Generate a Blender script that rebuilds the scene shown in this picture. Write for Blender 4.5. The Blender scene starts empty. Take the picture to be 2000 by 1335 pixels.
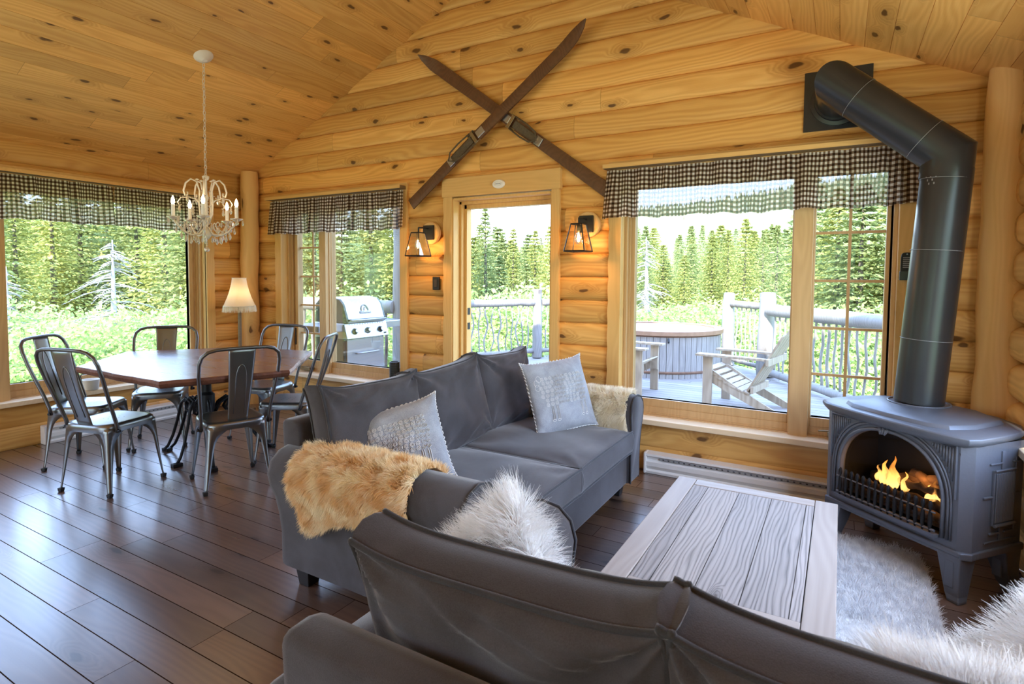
import bpy, math, random
import numpy as np
from mathutils import Vector, Matrix, noise as mnoise

random.seed(7); rng = np.random.default_rng(7)
S = bpy.context.scene
COL = S.collection
PI = math.pi

# ------------------------------------------------------------------ camera
cam_d = bpy.data.cameras.new('camera'); cam = bpy.data.objects.new('camera', cam_d); COL.objects.link(cam)
yaw, pit, rol = -.524391259, -.0493976536, .00656519436
fw = Vector((math.sin(yaw)*math.cos(pit), math.cos(yaw)*math.cos(pit), math.sin(pit)))
r0 = Vector((math.cos(yaw), -math.sin(yaw), 0)); u0 = r0.cross(fw)
cr, sr = math.cos(rol), math.sin(rol)
rt = cr*r0+sr*u0; up = -sr*r0+cr*u0
cam.matrix_world = Matrix(((rt.x, up.x, -fw.x, 0), (rt.y, up.y, -fw.y, 0), (rt.z, up.z, -fw.z, 1.4), (0, 0, 0, 1)))
cam_d.sensor_width = 36; cam_d.lens = 1111.01/2000*36
cam_d.shift_y = (594.553-667.5)/2000
cam_d.clip_start = .02; cam_d.clip_end = 900
cam_d.dof.use_dof = True; cam_d.dof.focus_distance = 3.6; cam_d.dof.aperture_fstop = 9
S.camera = cam

# ------------------------------------------------------------------ render settings that belong to the look
vs = S.view_settings
vs.view_transform = 'Standard'; vs.look = 'None'; vs.gamma = 1; vs.use_curve_mapping = False
vs.exposure = 0.26
cy = S.cycles
cy.use_denoising = True
cy.max_bounces = 9; cy.diffuse_bounces = 5; cy.glossy_bounces = 4; cy.transmission_bounces = 6; cy.transparent_max_bounces = 12
cy.sample_clamp_indirect = 6; cy.caustics_reflective = False; cy.caustics_refractive = False
cy.use_adaptive_sampling = True; cy.adaptive_threshold = .03

# ------------------------------------------------------------------ sky, sun, daylight and fill
SKY = 8.0; SUN = 11.0
w = bpy.data.worlds.new('sky'); S.world = w; w.use_nodes = True
nt = w.node_tree; nt.nodes.clear()
o = nt.nodes.new('ShaderNodeOutputWorld'); bg = nt.nodes.new('ShaderNodeBackground')
tc = nt.nodes.new('ShaderNodeTexCoord'); sx = nt.nodes.new('ShaderNodeSeparateXYZ'); cr_ = nt.nodes.new('ShaderNodeValToRGB')
nt.links.new(tc.outputs['Generated'], sx.inputs[0]); nt.links.new(sx.outputs[2], cr_.inputs[0])
e = cr_.color_ramp.elements
e[0].position = 0.0; e[0].color = (.80, .90, 1, 1)
e[1].position = .7; e[1].color = (.36, .56, 1, 1)
k = e.new(.10); k.color = (.68, .84, 1, 1)
k = e.new(.3); k.color = (.44, .63, 1, 1)
nt.links.new(cr_.outputs[0], bg.inputs[0]); bg.inputs[1].default_value = SKY
nt.links.new(bg.outputs[0], o.inputs[0])

def light(name, kind, loc, rot, energy, color, **kw):
    d = bpy.data.lights.new(name, kind); d.energy = energy; d.color = color
    for a, b in kw.items(): setattr(d, a, b)
    ob = bpy.data.objects.new(name, d); COL.objects.link(ob); ob.location = loc; ob.rotation_euler = rot
    return ob
sun_dir = Vector((-.12, .84, -.54)).normalized()      # light travels away from the house, high behind the camera
sl = light('sun', 'SUN', (0, 0, 12), (0, 0, 0), SUN, (1, .95, .84), angle=.012)
sl.rotation_euler = sun_dir.to_track_quat('-Z', 'Y').to_euler()
# added fill lamps, warm in front and cool at left; then the right window's daylight
light('front_fill', 'AREA', (-2.4, -3.35, 1.7), (math.radians(90), 0, 0), 30, (1, .80, .58), shape='RECTANGLE', size=5.2, size_y=2.4).visible_glossy = False
light('left_fill', 'AREA', (-5.55, -.6, 1.45), (0, math.radians(-90), 0), 85, (.66, .80, 1), shape='RECTANGLE', size=1.5, size_y=2.4).visible_glossy = False
light('daylight_right_window', 'AREA', (.74, 2.25, 1.40), (0, math.radians(90), 0), 36, (.82, .90, 1), shape='RECTANGLE', size=1.35, size_y=1.7).visible_glossy = False
# portals that help the sky find the visible openings
def portal(loc, rot, sx_, sy_):
    p = light('window_portal', 'AREA', loc, rot, 1, (1, 1, 1), shape='RECTANGLE', size=sx_, size_y=sy_); p.data.cycles.is_portal = True
portal((-.56, 4.3, 1.25), (math.radians(-90), 0, 0), 1.7, 1.8)
portal((-4.3, 4.3, 1.25), (math.radians(-90), 0, 0), 1.7, 1.8)
portal((-2.44, 4.3, 1.05), (math.radians(-90), 0, 0), .95, 2.1)
portal((-5.95, 2.2, 1.25), (0, math.radians(-90), 0), 1.8, 2.4)

# ------------------------------------------------------------------ object helpers
def tag(o, label=None, cat=None, group=None, kind=None):
    if label: o['label'] = label
    if cat: o['category'] = cat
    if group: o['group'] = group
    if kind: o['kind'] = kind
    return o
MAT = {}
def thing(name, label=None, cat=None, loc=(0, 0, 0), rz=0, group=None, kind=None, rot=None):
    o = bpy.data.objects.new(name, None); COL.objects.link(o); o.location = loc
    o.rotation_euler = rot if rot else (0, 0, rz); o.empty_display_size = .1
    return tag(o, label, cat, group, kind)
def copy_tree(o, parent=None):
    c = o.copy(); COL.objects.link(c); c.parent = parent
    for ch in list(o.children): copy_tree(ch, c)
    return c
def wm(o):
    m = Matrix.LocRotScale(o.location, o.rotation_euler, o.scale)
    return wm(o.parent) @ m if o.parent else m

class G:
    def __init__(s): s.v = []; s.f = []; s.m = []; s.uv = None
    def add(s, vs_, fs, mi=0, M=None):
        b = len(s.v)
        for p in vs_:
            s.v.append(tuple(M @ Vector(p)) if M is not None else tuple(p))
        for f in fs: s.f.append(tuple(b+i for i in f)); s.m.append(mi)
        return s
    def box(s, c, d, M=None, mi=0, rz=0, taper=1.0):
        x, y, z = d[0]/2, d[1]/2, d[2]/2; t = taper
        P = [Vector(q) for q in ((-x*t, -y*t, -z), (x*t, -y*t, -z), (x*t, y*t, -z), (-x*t, y*t, -z), (-x, -y, z), (x, -y, z), (x, y, z), (-x, y, z))]
        if rz: P = [Matrix.Rotation(rz, 3, 'Z') @ p for p in P]
        P = [p+Vector(c) for p in P]
        return s.add(P, ((3, 2, 1, 0), (4, 5, 6, 7), (0, 1, 5, 4), (1, 2, 6, 5), (2, 3, 7, 6), (3, 0, 4, 7)), mi, M)
    def bb(s, a, b, M=None, mi=0):
        return s.box([(a[i]+b[i])/2 for i in range(3)], [abs(b[i]-a[i]) for i in range(3)], M, mi)
    def tube(s, pts, r, n=8, M=None, mi=0, closed=False, caps=True, flat=None):
        P = [Vector(p) for p in pts]; L = len(P)
        R = r if isinstance(r, (list, tuple)) else [r]*L
        vs_ = []; prev = None
        for i in range(L):
            if closed: t = P[(i+1) % L]-P[i-1]
            else: t = P[min(i+1, L-1)]-P[max(i-1, 0)]
            if t.length < 1e-9: t = Vector((0, 0, 1))
            t.normalize()
            if prev is None:
                a = Vector((0, 0, 1)) if abs(t.z) < .9 else Vector((1, 0, 0))
                x = t.cross(a).normalized()
            else:
                x = (prev-t*prev.dot(t))
                x = x.normalized() if x.length > 1e-6 else t.orthogonal().normalized()
            prev = x; y = t.cross(x)
            for k in range(n):
                a = 2*PI*k/n
                fx, fy = (flat if flat else (1, 1))
                vs_.append(P[i]+x*math.cos(a)*R[i]*fx+y*math.sin(a)*R[i]*fy)
        fs = []
        for i in range(L if closed else L-1):
            j = (i+1) % L
            for k in range(n):
                k2 = (k+1) % n
                fs.append((i*n+k, i*n+k2, j*n+k2, j*n+k))
        if caps and not closed:
            fs.append(tuple(range(n-1, -1, -1))); fs.append(tuple((L-1)*n+k for k in range(n)))
        return s.add(vs_, fs, mi, M)
    def lathe(s, prof, n=20, M=None, mi=0):
        vs_ = []; L = len(prof)
        for r, z in prof:
            for k in range(n):
                a = 2*PI*k/n; vs_.append((r*math.cos(a), r*math.sin(a), z))
        fs = [(i*n+k, i*n+(k+1) % n, (i+1)*n+(k+1) % n, (i+1)*n+k) for i in range(L-1) for k in range(n)]
        if prof[0][0] > 1e-5: fs.append(tuple(range(n-1, -1, -1)))
        if prof[-1][0] > 1e-5: fs.append(tuple((L-1)*n+k for k in range(n)))
        return s.add(vs_, fs, mi, M)
    def prism(s, poly, z0, z1, M=None, mi=0, inset=0):
        n = len(poly); c = Vector((sum(p[0] for p in poly)/n, sum(p[1] for p in poly)/n))
        top = [(c.x+(p[0]-c.x)*(1-inset), c.y+(p[1]-c.y)*(1-inset)) for p in poly]
        vs_ = [(p[0], p[1], z0) for p in poly]+[(p[0], p[1], z1) for p in top]
        fs = [tuple(range(n-1, -1, -1)), tuple(range(n, 2*n))]+[(i, (i+1) % n, n+(i+1) % n, n+i) for i in range(n)]
        return s.add(vs_, fs, mi, M)
    def layers(s, rings, M=None, mi=0, caps=True):
        n = len(rings[0]); vs_ = [p for r in rings for p in r]
        fs = [(i*n+k, i*n+(k+1) % n, (i+1)*n+(k+1) % n, (i+1)*n+k) for i in range(len(rings)-1) for k in range(n)]
        if caps: fs += [tuple(range(n-1, -1, -1)), tuple((len(rings)-1)*n+k for k in range(n))]
        return s.add(vs_, fs, mi, M)
    def grid(s, fn, nu, nv, M=None, mi=0, cu=False):
        vs_ = [fn(i/(nu-(0 if cu else 1)), j/(nv-1)) for j in range(nv) for i in range(nu)]
        fs = []
        for j in range(nv-1):
            for i in range(nu if cu else nu-1):
                i2 = (i+1) % nu
                fs.append((j*nu+i, j*nu+i2, (j+1)*nu+i2, (j+1)*nu+i))
        return s.add(vs_, fs, mi, M)
    def build(s, name, mats, parent=None, smooth=False, bevel=0, seg=2, world=False, sub=0, label=None, solid=0, auto=None):
        me = bpy.data.meshes.new(name)
        vs_ = s.v
        if world and parent is not None:
            I = wm(parent).inverted(); vs_ = [tuple(I @ Vector(p)) for p in vs_]
        me.from_pydata(vs_, [], s.f)
        if not isinstance(mats, (list, tuple)): mats = [mats]
        for m in mats: me.materials.append(m)
        if len(mats) > 1: me.polygons.foreach_set('material_index', s.m)
        if smooth: me.polygons.foreach_set('use_smooth', [True]*len(me.polygons))
        if s.uv:
            l = me.uv_layers.new(name='UVMap')
            for lp in me.loops: l.data[lp.index].uv = s.uv[lp.vertex_index]
        me.update()
        o = bpy.data.objects.new(name, me); COL.objects.link(o)
        if parent is not None: o.parent = parent
        if solid:
            d = o.modifiers.new('solid', 'SOLIDIFY'); d.thickness = solid; d.offset = 0
        if bevel:
            b = o.modifiers.new('bevel', 'BEVEL'); b.width = bevel; b.segments = seg; b.limit_method = 'ANGLE'; b.angle_limit = math.radians(40)
        if sub:
            b = o.modifiers.new('sub', 'SUBSURF'); b.levels = sub; b.render_levels = sub
        if auto is not None and hasattr(me, 'set_sharp_from_angle'): me.set_sharp_from_angle(angle=math.radians(auto))
        if label: o['label'] = label
        return o
def struct(name, g, mats, **k):
    o = g.build(name, mats, **k)
    if o.parent is None: o['kind'] = 'structure'
    return o
def sthing(name): 
    o = bpy.data.objects.new(name, None); COL.objects.link(o); o['kind'] = 'structure'; return o
def np_mesh(name, V, F, mats, parent=None, smooth=False):
    me = bpy.data.meshes.new(name); V = np.asarray(V, np.float32); F = np.asarray(F, np.int32); k = F.shape[1]
    me.vertices.add(len(V)); me.vertices.foreach_set('co', V.ravel())
    me.loops.add(F.size); me.loops.foreach_set('vertex_index', F.ravel())
    me.polygons.add(len(F)); me.polygons.foreach_set('loop_start', np.arange(0, F.size, k, dtype=np.int32)); me.polygons.foreach_set('loop_total', np.full(len(F), k, np.int32))
    if not isinstance(mats, (list, tuple)): mats = [mats]
    for m in mats: me.materials.append(m)
    if smooth: me.polygons.foreach_set('use_smooth', np.ones(len(F), bool))
    me.update(calc_edges=True); me.validate()
    o = bpy.data.objects.new(name, me); COL.objects.link(o)
    if parent is not None: o.parent = parent
    return o

# ------------------------------------------------------------------ material helpers
class NT:
    def __init__(s, name):
        m = bpy.data.materials.new(name); m.use_nodes = True; s.mat = m; s.t = m.node_tree; s.t.nodes.clear()
        s.out = s.t.nodes.new('ShaderNodeOutputMaterial')
    def n(s, ty, ins=None, **attr):
        nd = s.t.nodes.new('ShaderNode'+ty)
        for a, b in attr.items(): setattr(nd, a, b)
        for a, b in (ins or {}).items():
            sk = nd.inputs[a]
            if isinstance(b, bpy.types.NodeSocket): s.t.links.new(b, sk)
            elif isinstance(b, bpy.types.Node): s.t.links.new(b.outputs[0], sk)
            else: sk.default_value = b
        return nd
    def math(s, op, a, b=0, c=None, clamp=False):
        i = {0: a, 1: b}
        if c is not None: i[2] = c
        return s.n('Math', i, operation=op, use_clamp=clamp).outputs[0]
    def mix(s, f, a, b, blend='MIX'):
        return s.n('Mix', {0: f, 6: a, 7: b}, data_type='RGBA', blend_type=blend).outputs[2]
    def ramp(s, f, stops, interp='LINEAR'):
        nd = s.n('ValToRGB', {0: f}); cr = nd.color_ramp; cr.interpolation = interp
        while len(cr.elements) < len(stops): cr.elements.new(.5)
        for e_, (p, c) in zip(cr.elements, stops): e_.position = p; e_.color = (*c, 1) if len(c) == 3 else c
        return nd.outputs[0]
    def sstep(s, v, a, b):
        return s.n('MapRange', {0: v, 1: a, 2: b, 3: 0.0, 4: 1.0}, interpolation_type='SMOOTHSTEP').outputs[0]
    def vec(s, x, y, z): return s.n('CombineXYZ', {0: x, 1: y, 2: z}).outputs[0]
    def surf(s, sh): s.t.links.new(sh.outputs[0] if isinstance(sh, bpy.types.Node) else sh, s.out.inputs[0]); return s.mat
    def bsdf(s, col, rough=.5, metal=0, normal=None, coat=0, sheen=0, spec=.5, **kw):
        i = {'Base Color': col if not isinstance(col, tuple) or len(col) == 4 else (*col, 1), 'Roughness': rough, 'Metallic': metal, 'Specular IOR Level': spec}
        if normal is not None: i['Normal'] = normal
        if coat: i['Coat Weight'] = coat; i['Coat IOR'] = 1.65; i['Coat Roughness'] = .26
        if sheen: i['Sheen Weight'] = sheen; i['Sheen Roughness'] = .4
        i.update(kw)
        return s.n('BsdfPrincipled', i)
def plain(name, col, rough=.5, metal=0, noise=.0, nscale=30, bump=0, **kw):
    t = NT(name); c = (*col, 1); nrm = None
    if noise or bump:
        tc = t.n('TexCoord'); nz = t.n('TexNoise', {'Vector': tc.outputs['Object'], 'Scale': nscale, 'Detail': 4.0})
        if noise: c = t.mix(nz.outputs[0], tuple(x*(1-noise) for x in col)+(1,), tuple(min(1, x*(1+noise)) for x in col)+(1,))
        if bump: nrm = t.n('Bump', {'Height': nz.outputs[0], 'Strength': bump, 'Distance': .01}).outputs[0]
    return t.surf(t.bsdf(c, rough, metal, nrm, **kw))

def wood(name, c1, c2, ax=(0, 1, 2), width=None, L=2.6, knots=.45, kcol=(.075, .028, .010), rough=.42, coat=0.0, gscale=1.0, var=.22,
         joints=True, groove=0.0, contrast=1.0, bump=.25, rings=1.0, dark=None, voff=0.0, spec=.5, kk=(1.15, 4.0), rpow=1.0):
    t = NT(name); tc = t.n('TexCoord'); sp = t.n('SeparateXYZ', {0: tc.outputs['Object']})
    u, v, ww = (sp.outputs[a] for a in ax)
    v = t.math('ADD', v, voff)
    if width:
        vv = t.math('DIVIDE', v, width); idn = t.math('FLOOR', vv); fr = t.math('SUBTRACT', vv, idn)
    else: idn = t.math('MULTIPLY', v, 0.0); fr = None
    if joints:
        h1 = t.n('TexWhiteNoise', {'W': t.math('ADD', idn, .37)}, noise_dimensions='1D').outputs[0]
        uu = t.math('DIVIDE', t.math('ADD', u, t.math('MULTIPLY', h1, L*3)), L); jid = t.math('FLOOR', uu); jf = t.math('SUBTRACT', uu, jid)
    else:
        jid = t.math('MULTIPLY', v, 0.0); jf = None
    wn = t.n('TexWhiteNoise', {'Vector': t.vec(idn, jid, 0.0)}, noise_dimensions='2D')
    rnd = wn.outputs[0]; rc = t.n('SeparateColor', {0: wn.outputs[1]})
    # knots
    kv = t.vec(t.math('ADD', t.math('MULTIPLY', u, kk[0]), t.math('MULTIPLY', rnd, 31.0)), t.math('ADD', t.math('MULTIPLY', v, kk[1]), t.math('MULTIPLY', rc.outputs[1], 17.0)), t.math('MULTIPLY', ww, 0.0))
    wob = t.n('TexNoise', {'Vector': t.vec(t.math('MULTIPLY', u, 9.0), t.math('MULTIPLY', v, 20.0), ww), 'Scale': 1.0, 'Detail': 2.0}).outputs[0]
    kvw = t.n('VectorMath', {0: kv, 1: t.vec(t.math('MULTIPLY', wob, .10), t.math('MULTIPLY', wob, .22), 0.0)}, operation='ADD').outputs[0]
    vo = t.n('TexVoronoi', {'Vector': kvw, 'Scale': 1.0, 'Randomness': .9}, voronoi_dimensions='2D', feature='F1')
    d = vo.outputs['Distance']; vc = t.n('SeparateColor', {0: vo.outputs['Color']})
    on = t.math('LESS_THAN', vc.outputs[0], knots)
    size = t.math('MULTIPLY_ADD', vc.outputs[1], .06, .036)
    kd = t.math('DIVIDE', d, size)
    knot = t.math('MULTIPLY', on, t.math('SUBTRACT', 1.0, t.sstep(kd, .7, 1.25)))
    halo = t.math('MULTIPLY', on, t.math('SUBTRACT', 1.0, t.sstep(kd, 1.0, 4.5)))
    # grain
    flow = t.n('TexNoise', {'Vector': t.vec(t.math('ADD', t.math('MULTIPLY', u, .8*gscale), t.math('MULTIPLY', rnd, 40.0)), t.math('MULTIPLY', v, 5.0*gscale), t.math('MULTIPLY', ww, 5.0)), 'Scale': 1.0, 'Detail': 2.0}).outputs[0]
    gv = t.math('ADD', t.math('ADD', t.math('MULTIPLY', v, 26.0*gscale), t.math('MULTIPLY', flow, 9.0*rings)), t.math('MULTIPLY', halo, 3.2))
    ring = t.math('MULTIPLY_ADD', t.math('SINE', t.math('MULTIPLY', gv, 6.283)), .5, .5)
    if rpow != 1: ring = t.math('POWER', ring, rpow)
    fine = t.n('TexNoise', {'Vector': t.vec(t.math('MULTIPLY', u, 3.0), t.math('MULTIPLY', v, 160.0), t.math('MULTIPLY', ww, 160.0)), 'Scale': 1.0, 'Detail': 3.0}).outputs[0]
    big = t.n('TexNoise', {'Vector': t.vec(t.math('ADD', t.math('MULTIPLY', u, .9), t.math('MULTIPLY', rnd, 9.0)), t.math('MULTIPLY', v, 7.0), ww), 'Scale': 1.0, 'Detail': 2.0}).outputs[0]
    g = t.math('ADD', t.math('MULTIPLY', ring, .34*contrast), t.math('ADD', t.math('MULTIPLY', fine, .36*contrast), t.math('MULTIPLY', big, .5)))
    g = t.math('SUBTRACT', g, .08*contrast)
    col = t.mix(g, (*c2, 1), (*c1, 1))
    tone = t.math('MULTIPLY_ADD', rnd, var*2, 1-var)
    tone2 = t.math('MULTIPLY_ADD', rc.outputs[2], var, 1-var*.5)
    col = t.mix(1.0, col, t.n('CombineColor', {0: tone, 1: t.math('MULTIPLY', tone, t.math('MULTIPLY_ADD', tone2, .35, .65)), 2: t.math('MULTIPLY', tone, tone2)}).outputs[0], 'MULTIPLY')
    col = t.mix(t.math('MULTIPLY', halo, .35), col, tuple(x*.6 for x in c2)+(1,))
    col = t.mix(t.math('MULTIPLY', knot, .85), col, (*kcol, 1))
    hgt = t.math('MULTIPLY', g, .25); dull = None
    if groove and fr is not None:
        e1 = t.math('LESS_THAN', t.math('MINIMUM', fr, t.math('SUBTRACT', 1.0, fr)), groove/width)
        if jf is not None:
            e2 = t.math('LESS_THAN', t.math('MINIMUM', jf, t.math('SUBTRACT', 1.0, jf)), groove*.6/L); e1 = t.math('MAXIMUM', e1, e2)
        col = t.mix(t.math('MULTIPLY', e1, .85), col, (*(dark or tuple(x*.25 for x in c2)), 1)); hgt = t.math('SUBTRACT', hgt, t.math('MULTIPLY', e1, .8)); dull = t.math('SUBTRACT', 1.0, e1)
    elif jf is not None and width:
        e2 = t.math('LESS_THAN', t.math('MINIMUM', jf, t.math('SUBTRACT', 1.0, jf)), .0012/L)
        col = t.mix(t.math('MULTIPLY', e2, .7), col, tuple(x*.3 for x in c2)+(1,))
    bp = t.n('Bump', {'Height': hgt, 'Strength': bump, 'Distance': .004}).outputs[0]
    rr = t.math('MULTIPLY_ADD', big, .15, rough-.07)
    b_ = t.bsdf(col, rr, 0, bp, coat=coat, spec=spec)
    if dull is not None:
        if coat: t.t.links.new(t.math('MULTIPLY', dull, coat), b_.inputs['Coat Weight'])
        t.t.links.new(t.math('MULTIPLY', dull, spec), b_.inputs['Specular IOR Level'])
    return t.surf(b_)

PC1, PC2 = (.78, .45, .135), (.53, .235, .048)
M_log = wood('pine_log_wall', PC1, PC2, (0, 2, 1), .175, 2.8, .50, spec=.35, kk=(1.9, 4.6), contrast=1.15, bump=.4)
M_logY = wood('pine_log_side', PC1, PC2, (1, 2, 0), .175, 2.8, .50, spec=.35, kk=(1.9, 4.6), contrast=1.15, bump=.4)
M_ceil = wood('pine_ceiling', (.81, .47, .145), (.57, .26, .055), (1, 0, 2), .140, 2.4, .50, spec=.4, kk=(2.4, 6.0), var=.16)
M_trim = wood('pine_trim', (.73, .45, .16), (.53, .285, .08), (0, 2, 1), None, joints=False, knots=.12, contrast=.5, bump=.1, spec=.4)
M_trimV = wood('pine_trim_upright', (.73, .45, .16), (.53, .285, .08), (2, 0, 1), None, joints=False, knots=.12, contrast=.5, bump=.1, spec=.4)
M_trimY = wood('pine_trim_side', (.73, .45, .16), (.53, .285, .08), (1, 2, 0), None, joints=False, knots=.12, contrast=.5, bump=.1, spec=.4)
M_sash = wood('fir_sash', (.60, .38, .17), (.42, .24, .09), (2, 0, 1), None, joints=False, knots=0.0, contrast=.7, bump=.1)
M_post = wood('peeled_log', (.76, .48, .19), (.54, .29, .09), (2, 0, 1), None, joints=False, knots=.25, contrast=.45, bump=.2, spec=.35, kk=(1.6, 7.0))
M_sill = wood('pine_sill', (.82, .66, .44), (.66, .47, .26), (0, 1, 2), None, joints=False, knots=.15, contrast=.5, bump=.1)
M_sillY = wood('pine_sill_side', (.82, .66, .44), (.66, .47, .26), (1, 0, 2), None, joints=False, knots=.15, contrast=.5, bump=.1)
M_cornice = wood('cornice_board', (.20, .125, .055), (.12, .07, .03), (0, 2, 1), None, joints=False, knots=.1, contrast=.5)  # shade of the board's underside put into the tone; lamp stand shares it
M_corniceY = wood('cornice_board_side', (.20, .125, .055), (.12, .07, .03), (1, 2, 0), None, joints=False, knots=.1, contrast=.5)  # same shaded underside tone for the left wall
M_floor = wood('dark_plank_floor', (.155, .090, .058), (.068, .036, .024), (0, 1, 2), .137, 1.25, .3, kcol=(.02, .01, .006), rough=.30, groove=.0021, dark=(.006, .004, .003), var=.35, bump=.35, contrast=.8, coat=.9, kk=(1.5, 5.5), voff=.045, spec=.8)
M_table = wood('plum_slab_wood', (.17, .075, .050), (.060, .022, .016), (0, 1, 2), None, joints=False, knots=.3, rough=.28, coat=.8, rings=1.6, contrast=1.2, kcol=(.02, .008, .006))
M_edge = plain('live_edge_bark', (.52, .44, .38), .8, noise=.5, nscale=40, bump=.8)
M_edge_d = plain('dark_table_edge', (.13, .05, .03), .6, noise=.6, nscale=25, bump=.8)
M_barn = wood('weathered_barn_board', (.33, .295, .275), (.030, .026, .024), (1, 0, 2), .135, 40, .30, kcol=(.09, .07, .06), rough=.6, gscale=2.6, rings=.50, contrast=1.7, groove=.0015, var=.10, bump=1.0, kk=(1.5, 6.0), voff=.05, spec=.2, rpow=.32)
M_barnf = wood('weathered_frame_board', (.35, .29, .24), (.22, .17, .13), (1, 0, 2), None, joints=False, knots=.1, rough=.55, contrast=.7, bump=.4)
M_barnx = wood('weathered_cross_board', (.35, .29, .24), (.22, .17, .13), (0, 1, 2), None, joints=False, knots=.1, rough=.55, contrast=.7, bump=.4)
M_ski = wood('dark_varnished_ski', (.14, .060, .026), (.055, .022, .011), (1, 0, 2), None, joints=False, knots=0.0, rough=.35, coat=.2, contrast=.8)
M_deck = wood('grey_deck_boards', (.36, .315, .30), (.22, .19, .18), (0, 1, 2), .14, 3.6, .2, kcol=(.2, .17, .15), rough=.7, groove=.004, dark=(.05, .045, .04), var=.12)
M_greyw = wood('weathered_grey_wood', (.30, .265, .23), (.15, .13, .11), (2, 0, 1), None, joints=False, knots=.25, rough=.75, contrast=.8, kcol=(.12, .10, .09))
M_stave = wood('tub_stave_wood', (.35, .30, .26), (.20, .165, .145), (2, 0, 1), None, joints=False, knots=.15, rough=.7)
M_cedar = plain('cedar_rim', (.36, .20, .12), .6, noise=.3, nscale=12, bump=.2)
M_rust = plain('rusty_band', (.20, .10, .06), .6, .3, noise=.5, nscale=20)
M_adir = wood('adirondack_wood', (.44, .35, .255), (.22, .155, .10), (2, 0, 1), None, joints=False, knots=.1, rough=.6, contrast=1.2)
M_black = plain('black_satin', (.012, .012, .013), .45)
M_iron = plain('black_iron', (.02, .02, .022), .5, .6)
M_rubber = plain('black_rubber', (.015, .015, .015), .8)
M_gun = plain('gunmetal_chair', (.23, .235, .23), .30, .88, noise=.22, nscale=5, bump=.03)
M_gun2 = plain('gunmetal_tube', (.15, .15, .15), .33, .85, noise=.2, nscale=6)
M_cast = plain('cast_iron_grey', (.115, .125, .15), .40, .3, noise=.06, nscale=90, bump=.05)
M_castd = plain('firebox_dark', (.012, .012, .013), .7)
M_pipe = plain('matt_black_pipe', (.055, .055, .058), .30, .65, noise=.08, nscale=8)
M_seam = plain('scuffed_seam', (.30, .30, .30), .5, .4)
M_heat = plain('cream_enamel', (.80, .80, .78), .35)
M_heatg = plain('heater_grille', (.33, .33, .33), .5, noise=.3, nscale=120)
M_white = plain('white_plastic', (.82, .80, .74), .4)
M_cream = plain('cream_paint', (.72, .66, .56), .45)
M_steel = plain('brushed_steel', (.42, .42, .44), .30, .9, noise=.05, nscale=60)
M_grilld = plain('grill_dark_paint', (.05, .07, .065), .4)
M_grey_plastic = plain('grey_plastic', (.30, .30, .31), .5)
M_strap = plain('old_leather', (.10, .075, .045), .7, noise=.5, nscale=60, bump=.5)
M_brass = plain('tarnished_brass', (.30, .23, .13), .4, .8, noise=.3, nscale=50)
M_sky_grey = plain('silver_grey_bark', (.50, .46, .42), .9, noise=.4, nscale=20)

def fabric(name, a, b, scale=6, sheen=.5, rough=.85, weave=500, bump=.3):
    t = NT(name); tc = t.n('TexCoord')
    nz = t.n('TexNoise', {'Vector': tc.outputs['Object'], 'Scale': scale, 'Detail': 5.0, 'Distortion': .6}).outputs[0]
    fn = t.n('TexNoise', {'Vector': tc.outputs['Object'], 'Scale': weave, 'Detail': 1.0}).outputs[0]
    f = t.sstep(nz, .35, .68)
    col = t.mix(f, (*a, 1), (*b, 1)); col = t.mix(.35, col, t.mix(fn, tuple(x*.5 for x in a)+(1,), tuple(min(1, x*1.8) for x in b)+(1,)))
    bp = t.n('Bump', {'Height': fn, 'Strength': bump, 'Distance': .002}).outputs[0]
    return t.surf(t.bsdf(col, rough, 0, bp, sheen=sheen, spec=.25))
M_sofa = fabric('charcoal_microfibre', (.036, .031, .032), (.070, .066, .072), 5, .40)
M_pipefab = fabric('charcoal_piping', (.026, .026, .03), (.045, .045, .05), 9, .3)
M_felt = fabric('grey_felt', (.25, .27, .31), (.36, .385, .43), 14, .35, .95, 300, .6)
M_feltedge = fabric('pale_blanket_stitch', (.62, .62, .62), (.8, .8, .8), 40, .2, .95)
M_linen = fabric('oatmeal_linen', (.50, .42, .32), (.62, .53, .42), 20, .2, .95)

def gingham():
    t = NT('brown_gingham'); uv = t.n('UVMap'); sp = t.n('SeparateXYZ', {0: uv.outputs[0]})
    P = .031
    def st(x):
        f = t.math('FRACT', t.math('DIVIDE', x, P)); return t.math('GREATER_THAN', f, .5)
    a, b = st(sp.outputs[0]), st(sp.outputs[1]); sm = t.math('MULTIPLY', t.math('ADD', a, b), .5)
    col = t.ramp(sm, [(0, (.86, .80, .68)), (.5, (.24, .16, .10)), (1, (.022, .013, .010))], 'LINEAR')
    d = t.n('BsdfDiffuse', {0: col}); tr = t.n('BsdfTranslucent', {0: col}); tp = t.n('BsdfTransparent', {0: (1, 1, 1, 1)})
    m1 = t.n('MixShader', {0: .45, 1: d.outputs[0], 2: tr.outputs[0]})
    m2 = t.n('MixShader', {0: .12, 1: m1.outputs[0], 2: tp.outputs[0]})
    return t.surf(m2)
M_ging = gingham()
def glassm(name, tint=(1, 1, 1), refl=.5):
    t = NT(name); fr = t.n('Fresnel', {0: 1.45}); tp = t.n('BsdfTransparent', {0: (*tint, 1)}); gl = t.n('BsdfGlossy', {0: (1, 1, 1, 1), 1: .0})
    m = t.n('MixShader', {0: t.math('MULTIPLY', fr.outputs[0], refl), 1: tp.outputs[0], 2: gl.outputs[0]}); return t.surf(m)
M_glass = glassm('window_glass', (.98, .99, .985), .35)
M_glass_s = glassm('stove_glass', (.75, .75, .75), .9)
M_glass_l = glassm('lantern_glass', (.95, .93, .9), .9)
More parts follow.
